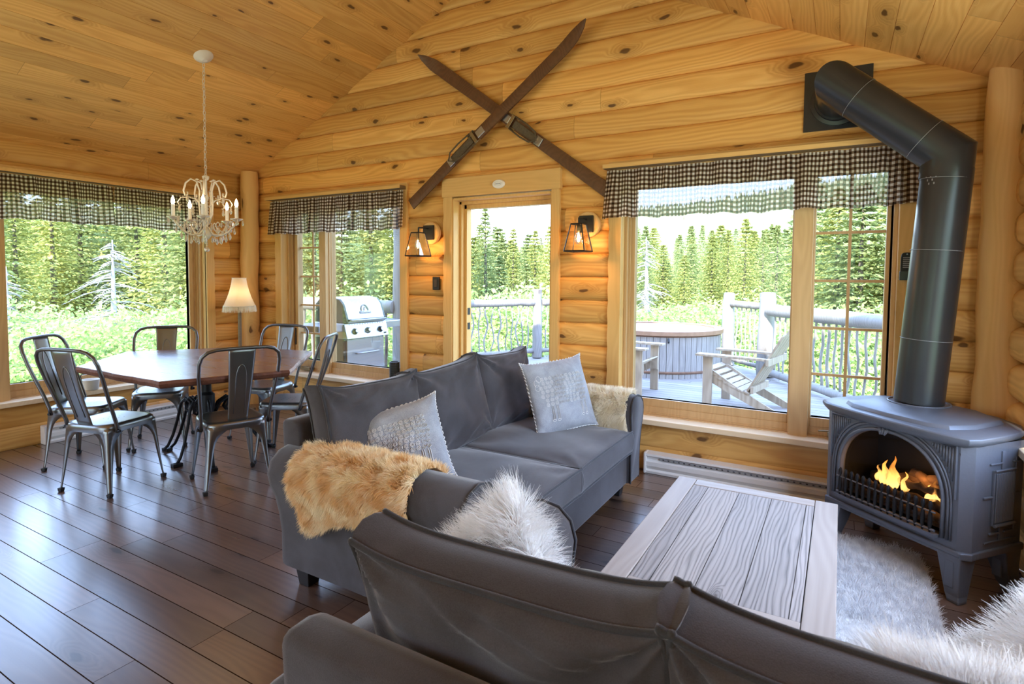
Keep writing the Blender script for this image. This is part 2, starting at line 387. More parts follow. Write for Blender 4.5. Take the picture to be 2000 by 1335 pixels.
def crystalm():
    t = NT('crystal'); tp = t.n('BsdfTransparent', {0: (.98, .97, .95, 1)}); gl = t.n('BsdfGlossy', {0: (1, .98, .95, 1), 1: .05}); df = t.n('BsdfDiffuse', {0: (.85, .8, .72, 1)})
    m = t.n('MixShader', {0: .5, 1: tp.outputs[0], 2: gl.outputs[0]}); m = t.n('MixShader', {0: .3, 1: m.outputs[0], 2: df.outputs[0]}); return t.surf(m)
M_crys = crystalm()
def emis(name, col, s):
    t = NT(name); return t.surf(t.n('Emission', {0: (*col, 1), 1: s}))
M_bulb = emis('glowing_bulb', (1, .72, .38), 26)
M_fil = emis('glowing_filament', (1, .62, .25), 40)
def shadem():
    t = NT('lit_lamp_shade'); tc = t.n('TexCoord'); d = t.n('BsdfDiffuse', {0: (.85, .74, .55, 1)}); tr = t.n('BsdfTranslucent', {0: (.95, .80, .55, 1)})
    return t.surf(t.n('MixShader', {0: .6, 1: d.outputs[0], 2: tr.outputs[0]}))
M_shade = shadem()
def firem():
    t = NT('flame'); tc = t.n('TexCoord'); sp = t.n('SeparateXYZ', {0: tc.outputs['Object']})
    h = t.n('MapRange', {0: sp.outputs[2], 1: .36, 2: .60}).outputs[0]
    nz = t.n('TexNoise', {'Vector': t.n('VectorMath', {0: tc.outputs['Object'], 1: (14, 14, 5)}, operation='MULTIPLY').outputs[0], 'Scale': 1.0, 'Detail': 3.0}).outputs[0]
    col = t.ramp(h, [(0, (1, .52, .14)), (.35, (1, .34, .05)), (1, (.9, .14, .01))])
    a = t.math('MULTIPLY', t.sstep(nz, .36, .60), t.math('SUBTRACT', 1.0, t.math('MULTIPLY', h, .75)), clamp=True)
    lw = t.n('LayerWeight', {0: .35}); a = t.math('MULTIPLY', a, t.math('SUBTRACT', 1.0, lw.outputs[1]))
    em = t.n('Emission', {0: col, 1: t.math('MULTIPLY_ADD', h, -1.6, 3.2)}); tp = t.n('BsdfTransparent')
    return t.surf(t.n('MixShader', {0: a, 1: tp.outputs[0], 2: em.outputs[0]}))
M_fire = firem()
M_flog = plain('charred_log', (.16, .10, .07), .85, noise=.75, nscale=22, bump=1.0)
def hairm(name, a, b, trans=.35, scale=25, zmix=None):
    t = NT(name); tc = t.n('TexCoord'); nz = t.n('TexNoise', {'Vector': tc.outputs['Object'], 'Scale': scale, 'Detail': 3.0}).outputs[0]
    col = t.mix(t.sstep(nz, .35, .65), (*a, 1), (*b, 1))
    if zmix:
        zc, zr, zcol = zmix
        sp = t.n('SeparateXYZ', {0: tc.outputs['Object']}); col = t.mix(t.sstep(sp.outputs[2], zc-zr, zc+zr), (*zcol, 1), col)
    d = t.n('BsdfDiffuse', {0: col}); tr = t.n('BsdfTranslucent', {0: col})
    return t.surf(t.n('MixShader', {0: trans, 1: d.outputs[0], 2: tr.outputs[0]}))
M_furg = hairm('golden_sheepskin', (.86, .60, .30), (.96, .84, .60), .3, 14)
M_furc = hairm('cream_sheepskin', (.86, .77, .58), (.94, .88, .74), .3, 14)
M_furw = hairm('white_fluffy_fur', (.80, .79, .78), (.96, .95, .94), .35, 12)
M_rug = hairm('white_shag_pile', (.72, .72, .74), (.95, .95, .95), .3, 30)
def leafm(name, a, b, trans=.3, scale=1.5):
    t = NT(name); tc = t.n('TexCoord'); oi = t.n('ObjectInfo')
    nz = t.n('TexNoise', {'Vector': tc.outputs['Object'], 'Scale': scale, 'Detail': 4.0}).outputs[0]
    isl = t.n('NewGeometry').outputs['Random Per Island']
    f = t.math('ADD', t.math('ADD', t.math('MULTIPLY', nz, .6), t.math('MULTIPLY', isl, .5)), t.math('MULTIPLY_ADD', oi.outputs['Random'], .35, -.25), clamp=True)
    col = t.mix(f, (*a, 1), (*b, 1))
    d = t.n('BsdfDiffuse', {0: col}); tr = t.n('BsdfTranslucent', {0: col})
    return t.surf(t.n('MixShader', {0: trans, 1: d.outputs[0], 2: tr.outputs[0]}))
M_fir = leafm('fir_needles', (.125, .155, .04), (.60, .58, .17))
M_firb = leafm('bluish_fir_needles', (.11, .15, .05), (.46, .48, .18))
M_bush = leafm('shrub_leaves', (.24, .36, .09), (.62, .68, .30), .35, .8)
M_bark = plain('conifer_bark', (.16, .13, .10), .9, noise=.4, nscale=12)
M_deadw = plain('dead_branch_wood', (.37, .34, .32), .9, noise=.35, nscale=9)
M_ground = plain('meadow_ground', (.26, .32, .11), .95, noise=.5, nscale=.8)

# ================================================================== THE ROOM
XL, XR, YG, RX, RZ, EZ = -5.67, .785, 4.03, -2.457, 3.97, 2.45
SL = (RZ-EZ)/(RX-XL)
def prof_off(z, hgt, b, flatf=.62):
    t = (z/hgt) % 1.0; q = abs(2*t-1)
    return b*max(0.0, 1-q**4.0)**.7
def log_panel(g, ax, a0, a1, z0, z1, base, out, b, hgt=.175, inward=-1, thick=.17):
    """courses of rounded log siding: ax 0 runs along x (faces -y), ax 1 runs along y (faces given by inward)"""
    zs = [z0]; z = z0; k0 = math.floor(z0/hgt+1e-6)
    k = k0
    while k*hgt < z1:
        for q in (0, .02, .05, .1, .2, .35, .5, .65, .8, .9, .95, .98):
            zz = (k+q)*hgt
            if z0+1e-4 < zz < z1-1e-4: zs.append(zz)
        k += 1
    zs.append(z1)
    n = max(2, int((a1-a0)/.35)+1)
    vs_ = []
    for i in range(n):
        a = a0+(a1-a0)*i/(n-1)
        for zz in zs:
            kk = math.floor(zz/hgt+1e-6); wob = .006*mnoise.noise((a*.9, kk*3.1, base))
            d = base+inward*(prof_off(zz, hgt, b)+wob)
            vs_.append((a, d, zz) if ax == 0 else (d, a, zz))
    L = len(zs); bk = base-inward*thick
    for i in (0, n-1):
        a = a0+(a1-a0)*i/(n-1)
        for zz in (z0, z1): vs_.append((a, bk, zz) if ax == 0 else (bk, a, zz))
    fs = [(i*L+j, (i+1)*L+j, (i+1)*L+j+1, i*L+j+1) for i in range(n-1) for j in range(L-1)]
    o_ = n*L
    fs.append(tuple([j for j in range(L)]+[o_+1, o_])); fs.append(tuple([(n-1)*L+j for j in range(L-1, -1, -1)]+[o_+2, o_+3]))
    fs.append((o_, o_+1, o_+3, o_+2)); fs.append(tuple([i*L for i in range(n-1, -1, -1)]+[o_, o_+2])); fs.append(tuple([i*L+L-1 for i in range(n)]+[o_+3, o_+1]))
    g.add(vs_, fs)

g = G()
W1 = (-5.14, -3.50); W2 = (-1.40, .28); DO = (-2.90, -1.975); ZB, ZT = .36, 2.13
for a, b_ in ((XL-.1, W1[0]-.015), (W1[1]+.015, DO[0]-.015), (DO[1]+.015, W2[0]-.015), (W2[1]+.015, XR+.1)):
    log_panel(g, 0, a, b_, 0, 2.1875, 4.045, 0, .029)
log_panel(g, 0, W1[0]-.015, W1[1]+.015, 0, ZB-.01, 4.035, 0, .012)
log_panel(g, 0, W2[0]-.015, W2[1]+.015, 0, ZB-.01, 4.035, 0, .012)
log_panel(g, 0, DO[0]-.015, DO[1]+.015, 2.09, 2.1875, 4.045, 0, .02)
log_panel(g, 0, W1[0]-.015, W1[1]+.015, ZT+.02, 2.1875, 4.045, 0, .02)
log_panel(g, 0, W2[0]-.015, W2[1]+.015, ZT+.02, 2.1875, 4.045, 0, .02)
z = 2.1875
while z < RZ:
    z1 = (math.floor(z/.175+1e-4)+1)*.175; z1 = min(z1, RZ+.05)
    xl = max(XL-.1, XL+(z-EZ)/SL-.02) if z > EZ else XL-.1
    xr = min(XR+.1, RX+(RZ-z)/SL+.02) if z > EZ else XR+.1
    if xr-xl > .1: log_panel(g, 0, xl, xr, z, z1, 4.045, 0, .026)
    z = z1
struct('wall_back', g, M_log, smooth=True, auto=35)

g = G(); LO = (1.22, 3.49); LO2 = (-1.7, .5)
for a, b_ in ((-3.5, LO2[0]-.015), (LO2[1]+.015, LO[0]-.015), (LO[1]+.015, 4.05)):
    log_panel(g, 1, a, b_, 0, 2.1875, XL-.015, 0, .034, inward=1)
for q in (LO, LO2):
    log_panel(g, 1, q[0]-.015, q[1]+.015, 0, ZB-.01, XL-.005, 0, .012, inward=1)
    log_panel(g, 1, q[0]-.015, q[1]+.015, ZT+.02, 2.1875, XL-.015, 0, .02, inward=1)
log_panel(g, 1, -3.5, 4.05, 2.1875, 2.50, XL-.015, 0, .02, inward=1)
struct('wall_left', g, M_logY, smooth=True, auto=35)
g = G(); RO = (1.25, 3.24)
log_panel(g, 1, -3.5, RO[0], 0, 2.50, XR+.055, 0, .085, hgt=.195, inward=-1); log_panel(g, 1, RO[1], 4.05, 0, 2.50, XR+.055, 0, .085, hgt=.195, inward=-1)
log_panel(g, 1, RO[0], RO[1], 0, .62, XR+.055, 0, .085, hgt=.195, inward=-1); log_panel(g, 1, RO[0], RO[1], 2.12, 2.50, XR+.055, 0, .085, hgt=.195, inward=-1)
struct('wall_right', g, M_logY, smooth=True, auto=35)
g = G(); g.bb((XL-.2, -3.65, 0), (-5.0, -3.5, 2.45)); g.bb((.2, -3.65, 0), (XR+.2, -3.5, 2.45)); g.bb((-5.0, -3.65, 0), (.2, -3.5, .4)); g.bb((-5.0, -3.65, 2.0), (.2, -3.5, 2.45))
g.add([(XL-.2, -3.5, 2.45), (XR+.2, -3.5, 2.45), (RX, -3.5, RZ), (XL-.2, -3.65, 2.45), (XR+.2, -3.65, 2.45), (RX, -3.65, RZ)], [(0, 1, 2), (5, 4, 3), (0, 2, 5, 3), (1, 4, 5, 2)])
struct('wall_front', g, M_log)
# floor
g = G(); g.bb((XL-.05, -3.5, -.06), (XR+.06, 4.2, 0)); struct('floor', g, M_floor)
# ceiling slopes, grooved boards running towards the gable
def slope(sgn, name):
    L_ = math.hypot(RX-XL, RZ-EZ)+.02; Wd = .140; g = G()
    vs_ = []; xs = []; x = 0
    while x < L_+.3:
        xs += [(x-.002, 0), (x, .004), (x+.002, 0)]; x += Wd
    xs = [(-.35, 0)]+xs[1:]
    ys = [-3.6, 4.06]
    for y in ys:
        for (a, b_) in xs: vs_.append((a, y, b_))
    n = len(xs)
    for y in ys: vs_ += [(xs[0][0], y, .28), (xs[-1][0], y, .28)]
    fs = [(i, i+1, n+i+1, n+i) for i in range(n-1)]
    fs.append((2*n, 2*n+1, 2*n+3, 2*n+2)); fs.append(tuple(list(range(n))+[2*n+1, 2*n])); fs.append(tuple(list(range(2*n-1, n-1, -1))+[2*n+2, 2*n+3]))
    g.add(vs_, fs)
    ob = struct(name, g, M_ceil)
    # local x runs from the ridge down the slope
    a = math.atan(SL)
    if sgn < 0: ob.matrix_world = Matrix.Translation((RX, 0, RZ)) @ Matrix.Rotation(-a, 4, 'Y') @ Matrix.Scale(-1, 4, (1, 0, 0))
    else: ob.matrix_world = Matrix.Translation((RX, 0, RZ)) @ Matrix.Rotation(a, 4, 'Y')
    return ob
slope(-1, 'ceiling'); slope(1, 'ceiling')
g = G()   # roof overhang outside
for s in (-1, 1):
    x0 = RX; x1 = RX+s*3.7
    g.add([(x0, 4.07, RZ+.05), (x1, 4.07, RZ+.05-3.7*SL), (x1, 4.62, RZ+.05-3.7*SL), (x0, 4.62, RZ+.05), (x0, 4.07, RZ+.3), (x1, 4.07, RZ+.3-3.7*SL), (x1, 4.62, RZ+.3-3.7*SL), (x0, 4.62, RZ+.3)],
          [(0, 1, 2, 3), (7, 6, 5, 4), (0, 4, 5, 1), (1, 5, 6, 2), (2, 6, 7, 3), (3, 7, 4, 0)])
struct('roof_overhang', g, M_ceil)

# corner logs
def corner_log(name, x, y, r, z1, seed):
    rr = random.Random(seed); g = G(); n = 16; pts = []; R = []
    for i in range(n+1):
        zz = z1*i/n; pts.append((x+.006*math.sin(zz*3+seed), y+.006*math.cos(zz*2.3+seed), zz)); R.append(r*(1.06-.1*zz/z1)+rr.uniform(-.006, .006))
    g.tube(pts, R, 24); return struct(name, g, M_post, smooth=True, auto=50)
corner_log('trim_1', -5.555, 3.925, .092, 2.50, 1)
corner_log('trim_2', .738, 3.90, .106, 2.50, 5)

# windows: local x runs along the wall, +y goes outdoors
def window(name, loc, rz, x0, x1, z0, z1, fixed, case, mt, mu, ms, cas=(.10, .09), hide_case=False):
    """fixed / case: glass ranges along the wall"""
    root = sthing(name); root.location = loc; root.rotation_euler = (0, 0, rz)
    gp = .14
    g = G()     # jamb liners
    for (a, b_) in ((x0-.018, x0), (x1, x1+.018)): g.bb((a, -.018, z0), (b_, .165, z1))
    g.bb((x0, -.018, z1), (x1, .165, z1+.018)); g.build('jamb', mt[1], root, bevel=.002)
    g = G()     # stepped frame
    for dx, ya, yb in ((.022, .05, .165), (.036, .085, .165), (.05, .11, .165)):
        g.bb((x0, ya, z0), (x0+dx, yb, z1)); g.bb((x1-dx, ya, z0), (x1, yb, z1)); g.bb((x0+dx, ya, z0), (x1-dx, yb, z0+dx*.9)); g.bb((x0+dx, ya, z1-dx), (x1-dx, yb, z1))
    a, b_ = sorted((fixed, case))[0][1], sorted((fixed, case))[1][0]
    g.bb((a+.012, .03, z0), (b_-.012, .165, z1)); g.bb((a+.004, .075, z0), (b_-.004, .165, z1)); g.build('frame', ms, root, bevel=.003)
    zg0, zg1 = z0+.13, z1-.08
    for nm, (pa, pb) in (('fixed_sash', fixed), ('casement_sash', case)):
        g = G(); y0, y1 = (.10, .16) if nm[0] == 'f' else (.085, .155); wd = .055
        for e1, yy in ((wd, y0+.012), (wd-.018, y0)):
            g.bb((pa-e1, yy, zg0-e1-.01), (pa, y1, zg1+e1)); g.bb((pb, yy, zg0-e1-.01), (pb+e1, y1, zg1+e1)); g.bb((pa, yy, zg0-e1-.02), (pb, y1, zg0)); g.bb((pa, yy, zg1), (pb, y1, zg1+e1))
        s_ = g.build(nm, ms, root, bevel=.003)
        g = G(); g.bb((pa-.005, gp, zg0-.005), (pb+.005, gp+.004, zg1+.005)); g.build('glass', M_glass, s_)
        if nm[0] == 'c':
            g = G(); xm = (pa+pb)/2
            g.bb((xm-.009, gp-.012, zg0), (xm+.009, gp-.001, zg1))
            for zz in (.782, 1.082, 1.385, 1.69): g.bb((pa, gp-.013, zz-.009), (pb, gp-.001, zz+.009))
            g.build('muntins', ms, s_, bevel=.002)
            g = G(); g.bb((pa+.1, .02, z0+.03), (pa+.24, .085, z0+.062)); g.tube([(pa+.17, .03, z0+.06), (pa+.13, .0, z0+.075), (pa+.05, -.005, z0+.07)], .006, 6); g.build('crank_handle', M_brass, s_, bevel=.003)
            g = G(); g.bb((pb+.028 if fixed[0] < case[0] else pa-.034, .07, z0+.28), (pb+.034 if fixed[0] < case[0] else pa-.028, .088, z0+.46)); g.build('latch', M_black, s_, bevel=.002)
    for (a, b_) in ((x0-cas[0], x0), (x1, x1+cas[1])):
        g = G(); n = 40; xo = a if b_ == x0 else b_; xi = b_ if b_ == x0 else a; sg = -1 if b_ == x0 else 1
        vs_ = []
        for i in range(n+1):      # scribed outer edge that follows the logs
            zz = z0-.02+(z1+.05-z0)*i/n; dd = .010*abs(math.sin(zz/.175*PI))**.6
            for yy in (-.034, .0): vs_ += [(xi, yy, zz), (xo-sg*.012+sg*dd, yy, zz)]
        fs = []
        for i in range(n):
            q = i*4; fs += [(q, q+1, q+5, q+4), (q+3, q+2, q+6, q+7), (q+1, q+3, q+7, q+5), (q+2, q, q+4, q+6)]
        fs += [(0, 2, 3, 1), (n*4, n*4+1, n*4+3, n*4+2)]
        g.add(vs_, fs); g.build('casing_board', mt[1], root, bevel=.002)
    g = G(); g.bb((x0-cas[0], -.036, z1+.03), (x1+cas[1], .0, z1+.11)); g.build('head_board', mt[0], root, bevel=.003)
    g = G(); g.bb((x0-cas[0]-.01, -.075, z0-.025), (x1+cas[1]+.01, .10, z0+.014)); g.build('window_sill', mu, root, bevel=.006, seg=3)
    g = G(); g.bb((x0, .09, z0+.01), (x1, .17, z0+.075)); g.build('lower_rail', ms, root, bevel=.004)
    return root
TX = (M_trim, M_trimV)
window('window_1', (0, YG, 0), 0, W1[0], W1[1], .375, ZT, (-4.53, -3.60), (-5.025, -4.645), TX, M_sill, M_sash)
window('window_2', (0, YG, 0), 0, W2[0], W2[1], .375, ZT, (-1.335, -.285), (-.150, .226), TX, M_sill, M_sash)
M_trimVL = M_trimV
window('window_3', (XL, 0, 0), PI/2, LO[0], LO[1], .375, ZT, (1.90, 3.385), (1.33, 1.78), (M_trimY, M_trimV), M_sillY, M_sash)
r_ = sthing('added_window_4'); r_.location = (XL, 0, 0); r_.rotation_euler = (0, 0, PI/2)  # unseen window added to supply light
g = G(); g.bb((-1.72, -.01, .37), (-1.66, .16, 2.13)); g.bb((.44, -.01, .37), (.5, .16, 2.13)); g.bb((-.63, .02, .37), (-.57, .16, 2.13)); g.bb((-1.7, -.05, .35), (.5, .16, .38)); g.bb((-1.7, -.01, 2.1), (.5, .16, 2.14)); g.build('frame', M_sash, r_, bevel=.004)

r_ = sthing('window_5'); r_.location = (XR+.055, 0, 0)
g = G(); g.bb((-.02, 1.25, .65), (.15, 1.30, 2.12)); g.bb((-.02, 3.19, .65), (.15, 3.24, 2.12)); g.bb((-.02, 1.25, 2.07), (.15, 3.24, 2.12)); g.bb((-.02, 1.25, .62), (.15, 3.24, .68)); g.bb((.04, 2.22, .65), (.12, 2.27, 2.1)); g.build('frame', M_sash, r_, bevel=.004)
# doorway
dr = sthing('door_1'); dr.location = (0, YG, 0)
x0, x1 = DO
for (a, b_) in ((x0-.105, x0-.012), (x1+.012, x1+.085)):
    g = G(); n = 44; out = a if b_ < x0 else b_; inn = b_ if b_ < x0 else a; sg = -1 if b_ < x0 else 1; vs_ = []; fs = []
    for i in range(n+1):
        zz = 2.10*i/n; dd = .012*abs(math.sin(zz/.175*PI))**.6
        for yy in (-.040, .0): vs_ += [(inn, yy, zz), (out-sg*.012+sg*dd, yy, zz)]
    for i in range(n):
        q = i*4; fs += [(q, q+1, q+5, q+4), (q+3, q+2, q+6, q+7), (q+1, q+3, q+7, q+5), (q+2, q, q+4, q+6)]
    fs += [(0, 2, 3, 1), (n*4, n*4+1, n*4+3, n*4+2)]
    g.add(vs_, fs); g.build('casing_board', M_trimV, dr, bevel=.002)
g = G(); g.bb((x0-.11, -.052, 2.075), (x1+.09, .0, 2.235)); g.build('head_board', M_trim, dr, bevel=.006)
g = G(); g.bb((x0-.02, -.03, 0), (x0, .17, 2.06)); g.bb((x1, -.03, 0), (x1+.02, .17, 2.06)); g.bb((x0, -.03, 2.045), (x1, .17, 2.065))
g.bb((x0, .06, 0), (x0+.022, .17, 2.045)); g.bb((x1-.022, .06, 0), (x1, .17, 2.045)); g.bb((x0, .06, 2.02), (x1, .17, 2.045))
g.bb((x0+.022, .10, 0), (x0+.05, .17, 2.02)); g.bb((x1-.04, .10, 0), (x1-.022, .17, 2.02)); g.bb((x0, .10, 1.985), (x1, .17, 2.02)); g.build('door_frame', M_trimV, dr, bevel=.002)
g = G()
for zz in (.93, 1.06): g.bb((x0+.05, .115, zz), (x0+.054, .150, zz+.06))
g.build('strike_plate', M_black, dr)
g = G(); g.bb((x0, .0, 0), (x1, .24, .025)); g.build('threshold', M_sill, dr, bevel=.004)

# ================================================================== wall fittings
def unlit(*a): pass
o = G(); o.lathe([(.0, -.001), (.058, -.001), (.058, .010), (.050, .018), (0, .020)], 32)
cd = thing('carbon_monoxide_alarm', 'white oval alarm mounted on the board above the doorway', 'alarm', (-2.43, 3.978, 2.148), rot=(PI/2, 0, 0))
b_ = o.build('housing', M_white, cd, smooth=True, auto=40); b_.scale = (1.0, .62, 1)
g = G(); g.lathe([(.036, .0), (.036, .022), (.034, .023), (.034, .0)], 28); q = g.build('rim', M_cream, cd, smooth=True, auto=40); q.scale = (1, .5, 1)
g = G()
for i in range(5): g.bb((-.022+i*.010, -.003, .0195), (-.016+i*.010, .003, .0225))
g.build('speaker_slots', M_grey_plastic, cd)

ls = thing('light_switch', 'dark bronze rocker switch on the log wall left of the doorway', 'switch', (-3.085, 4.0, 1.335))
g = G(); g.bb((-.035, -.010, -.058), (.035, .01, .058)); g.build('cover_plate', M_black, ls, bevel=.004)
g = G(); g.bb((-.016, -.015, -.032), (.016, -.008, .032)); g.build('rocker', plain('dark_bronze', (.05, .035, .025), .35), ls, bevel=.002)

rc = thing('remote_holder', 'black remote control in its holder on the casing beside the stove pipe', 'remote control', (.322, 3.995, 1.475))
g = G(); g.layers([[(x*.030, y0_, z*.078) for x, z in [(math.copysign(abs(math.cos(a))**.45, math.cos(a)), math.copysign(abs(math.sin(a))**.45, math.sin(a))) for a in [2*PI*i/28 for i in range(28)]]] for y0_ in (0.0, -.022)])
g.build('remote', M_black, rc, bevel=.003)
g = G(); g.bb((-.034, -.030, -.082), (.034, .0, -.03)); g.build('cradle', M_grilld, rc, bevel=.004)
g = G()
for i in range(6): g.bb((-.019, -.0235, .045-i*.011), (.019, -.0222, .050-i*.011))
g.build('printed_lines', plain('grey_print', (.28, .28, .28), .6), rc)
g = G(); g.lathe([(0, 0), (.004, 0), (.004, .003), (0, .003)], 10, Matrix.Translation((0, -.022, .068)) @ Matrix.Rotation(PI/2, 4, 'X')); g.build('screw', M_steel, rc)

# baseboard heaters
def heater(name, label, loc, rz, L_):
    t = thing(name, label, 'baseboard heater', loc, rz)
    prof = [(0, 0), (.058, 0), (.062, .018), (.050, .030), (.064, .055), (.064, .085), (.045, .100), (.045, .112), (.068, .128), (.066, .142), (0, .150)]
    g = G(); g.layers([[(x, -p[0], p[1]) for p in prof] for x in (0, .0001, L_-.0001, L_)]); g.build('casing', M_heat, t)
    g = G(); g.bb((.11, -.060, .104), (L_-.11, -.052, .120))
    x = .13
    while x < L_-.13: g.bb((x, -.0615, .108), (x+.012, -.0595, .115), mi=1); x += .036
    g.build('grille', [M_heatg, M_black], t)
    for a in (-.004, L_-.014):
        g = G(); g.bb((a, -.072, -.0), (a+.018, 0, .152)); g.build('end_cap', M_heat, t, bevel=.006)
    return t
heater('baseboard_heater', 'long white baseboard heater under the big window, behind the coffee table', (-1.185, 4.02, 0.002), 0, 1.55)
heater('baseboard_heater', 'white baseboard heater on the floor under the left window behind the dining chairs', (XL+.012, 2.06, 0.002), PI/2, 1.22)

# valances
def valance(name, label, loc, rz, x0, x1, panels, seed, boards, flare=(0, 0), zt=2.17, drop=.345):
    t = thing(name, label, 'curtain', loc, rz)
    g = G(); g.bb((x0-.005, -.115, 2.178), (x1+.005, .0, 2.207)); g.build('cornice_board', boards, t, bevel=.002)
    g = G(); g.bb((x0-.005, -.122, 2.180), (x1+.005, -.116, 2.208)); g.build('lit_front_face', M_trim if rz == 0 else M_trimY, t)  # paler strip standing in for the board's lit front face
    for pi_, (a, b_) in enumerate(panels):
        g = G(); nu = int((b_-a)*170); nv = 26; Ln = b_-a; full = 1.28; uvs = []
        rr = random.Random(seed+pi_); ph = [rr.uniform(0, 6.28) for _ in range(8)]
        us = []
        def fn(s_, v_, a=a, b_=b_, Ln=Ln, ph=ph, pi_=pi_):
            u = s_*Ln
            k = .55+.55*v_
            warp = .030*math.sin(u*9+ph[0])+.018*math.sin(u*23+ph[1])
            q = u+warp+.022*v_*math.sin(u*7.3+ph[2])
            w1 = math.sin(q*58+ph[3]); w2 = math.sin(q*33+ph[4]); w3 = math.sin(q*101+ph[6])
            w1 = math.copysign(abs(w1)**.7, w1)
            d = (.019*w1+.016*w2+.004*w3)*k
            sl = .035*v_*(s_-.5)*2
            x = a+s_*Ln+.010*v_*math.sin(u*19+ph[5])+(-flare[0]*v_ if s_ < .05 else 0)*(1-s_/.05)+(flare[1]*v_*(s_-.95)/.05 if s_ > .95 else 0)
            zz = zt-v_*(drop+.006*math.sin(u*11+ph[7])+.004*math.sin(u*37))
            uvs.append((u*full+.01*math.sin(u*21+ph[1]), v_*drop+.004*w2*v_))
            return (x, -.060-.012*v_+d, zz)
        g.grid(fn, nu, nv); g.uv = uvs
        g.build('gathered_cloth', M_ging, t, smooth=True)
    return t
valance('gingham_valance', 'brown gingham valance above the big window behind the stove pipe', (0, YG, 0), 0, -1.51, .40, [(-1.505, .405)], 11, M_cornice, (.03, .0))
valance('gingham_valance', 'brown gingham valance above the narrow window by the barbecue grill', (0, YG, 0), 0, -5.27, -3.43, [(-5.265, -3.435)], 21, M_cornice, (.06, .0))
valance('gingham_valance', 'two-panel brown gingham valance above the left window behind the chandelier', (XL, 0, 0), PI/2, .95, 3.52, [(.95, 2.625), (2.640, 3.515)], 31, M_corniceY)

# skis
def ski(name, label, a, b, yy, toe, seed):
    """a tail end, b tip end on the wall plane (x, z); toe = distance of the binding from the tail"""
    A = Vector((a[0], 0, a[1])); B = Vector((b[0], 0, b[1])); d = B-A; Ls = d.length; ang = math.atan2(d.z, d.x)
    t = thing(name, label, 'ski', (a[0], yy, a[1]), rot=(0, -ang, 0))
    # local: x along the ski, z across, -y out of the wall
    rings = []; N = 46
    for i in range(N+1):
        s_ = i/N*Ls; e_ = Ls-s_
        wv = .052-.006*math.sin(min(1, s_/(Ls*.8))*PI)
        if e_ < .15: wv *= max(.05, (e_/.15)**.55)
        bow = -.012*math.sin(s_/Ls*PI)
        lift = -.075*max(0, (s_-(Ls-.30))/.30)**2+bow
        th = .011+.012*math.exp(-((s_-toe-.1)/.35)**2)
        rings.append([(s_, lift, -wv), (s_, lift-th*.8, -wv*.94), (s_, lift-th, -wv*.3), (s_, lift-th-.0, 0), (s_, lift-th, wv*.3), (s_, lift-th*.8, wv*.94), (s_, lift, wv), (s_, lift+.001, 0)])
    g = G(); g.layers(rings); g.build('ski_body', M_ski, t)
    g = G(); g.bb((toe-.06, -.030, -.052), (toe+.03, -.024, .052)); g.bb((toe-.055, -.05, -.056), (toe+.02, -.024, -.050)); g.bb((toe-.055, -.05, .050), (toe+.02, -.024, .056))
    g.bb((toe-.02, -.056, -.052), (toe+.01, -.050, .052)); g.build('toe_binding', M_brass, t, bevel=.002)
    g = G(); g.bb((toe-.28, -.040, -.030), (toe-.03, -.024, .030)); g.build('boot_plate', M_strap, t, bevel=.006)
    g = G(); pts = [(toe-.02, -.045, -.052), (toe-.15, -.055, -.056), (toe-.25, -.062, -.046), (toe-.30, -.066, 0), (toe-.25, -.062, .046), (toe-.15, -.055, .056), (toe-.02, -.045, .052)]
    g.tube(pts, .0065, 8); g.build('heel_strap', M_strap, t, smooth=True)
    g = G(); g.tube([(toe+.05, -.028, -.02), (toe+.14, -.030, -.012)], .005, 6); g.bb((toe+.05, -.034, .0), (toe+.15, -.026, .012)); g.build('front_latch', M_brass, t)
    g = G(); g.bb((.62, -.0135, -.003), (Ls-.42, -.0125, .003)); g.bb((.15, -.0135, -.010), (toe-.32, -.0125, -.007)); g.build('groove_highlight', M_brass, t)  # highlight along the groove drawn as thin bright strips
    g = G(); g.bb((toe+.02, -.038, -.030), (toe+.10, -.024, .030)); g.build('binding_plate', M_steel, t, bevel=.003)
    g = G(); g.bb((toe-.33, -.034, -.034), (toe-.27, -.024, .034)); g.build('heel_plate', M_steel, t, bevel=.003)
    return t
ski('wooden_ski', 'old brown wooden ski rising to the right, crossing in front of the other', (-3.325, 2.03), (-1.645, 3.25), 3.955, .86, 1)
ski('wooden_ski', 'old brown wooden ski sloping down to the right, crossed behind the other', (-1.49, 2.02), (-3.215, 3.30), 3.995, 1.02, 2)

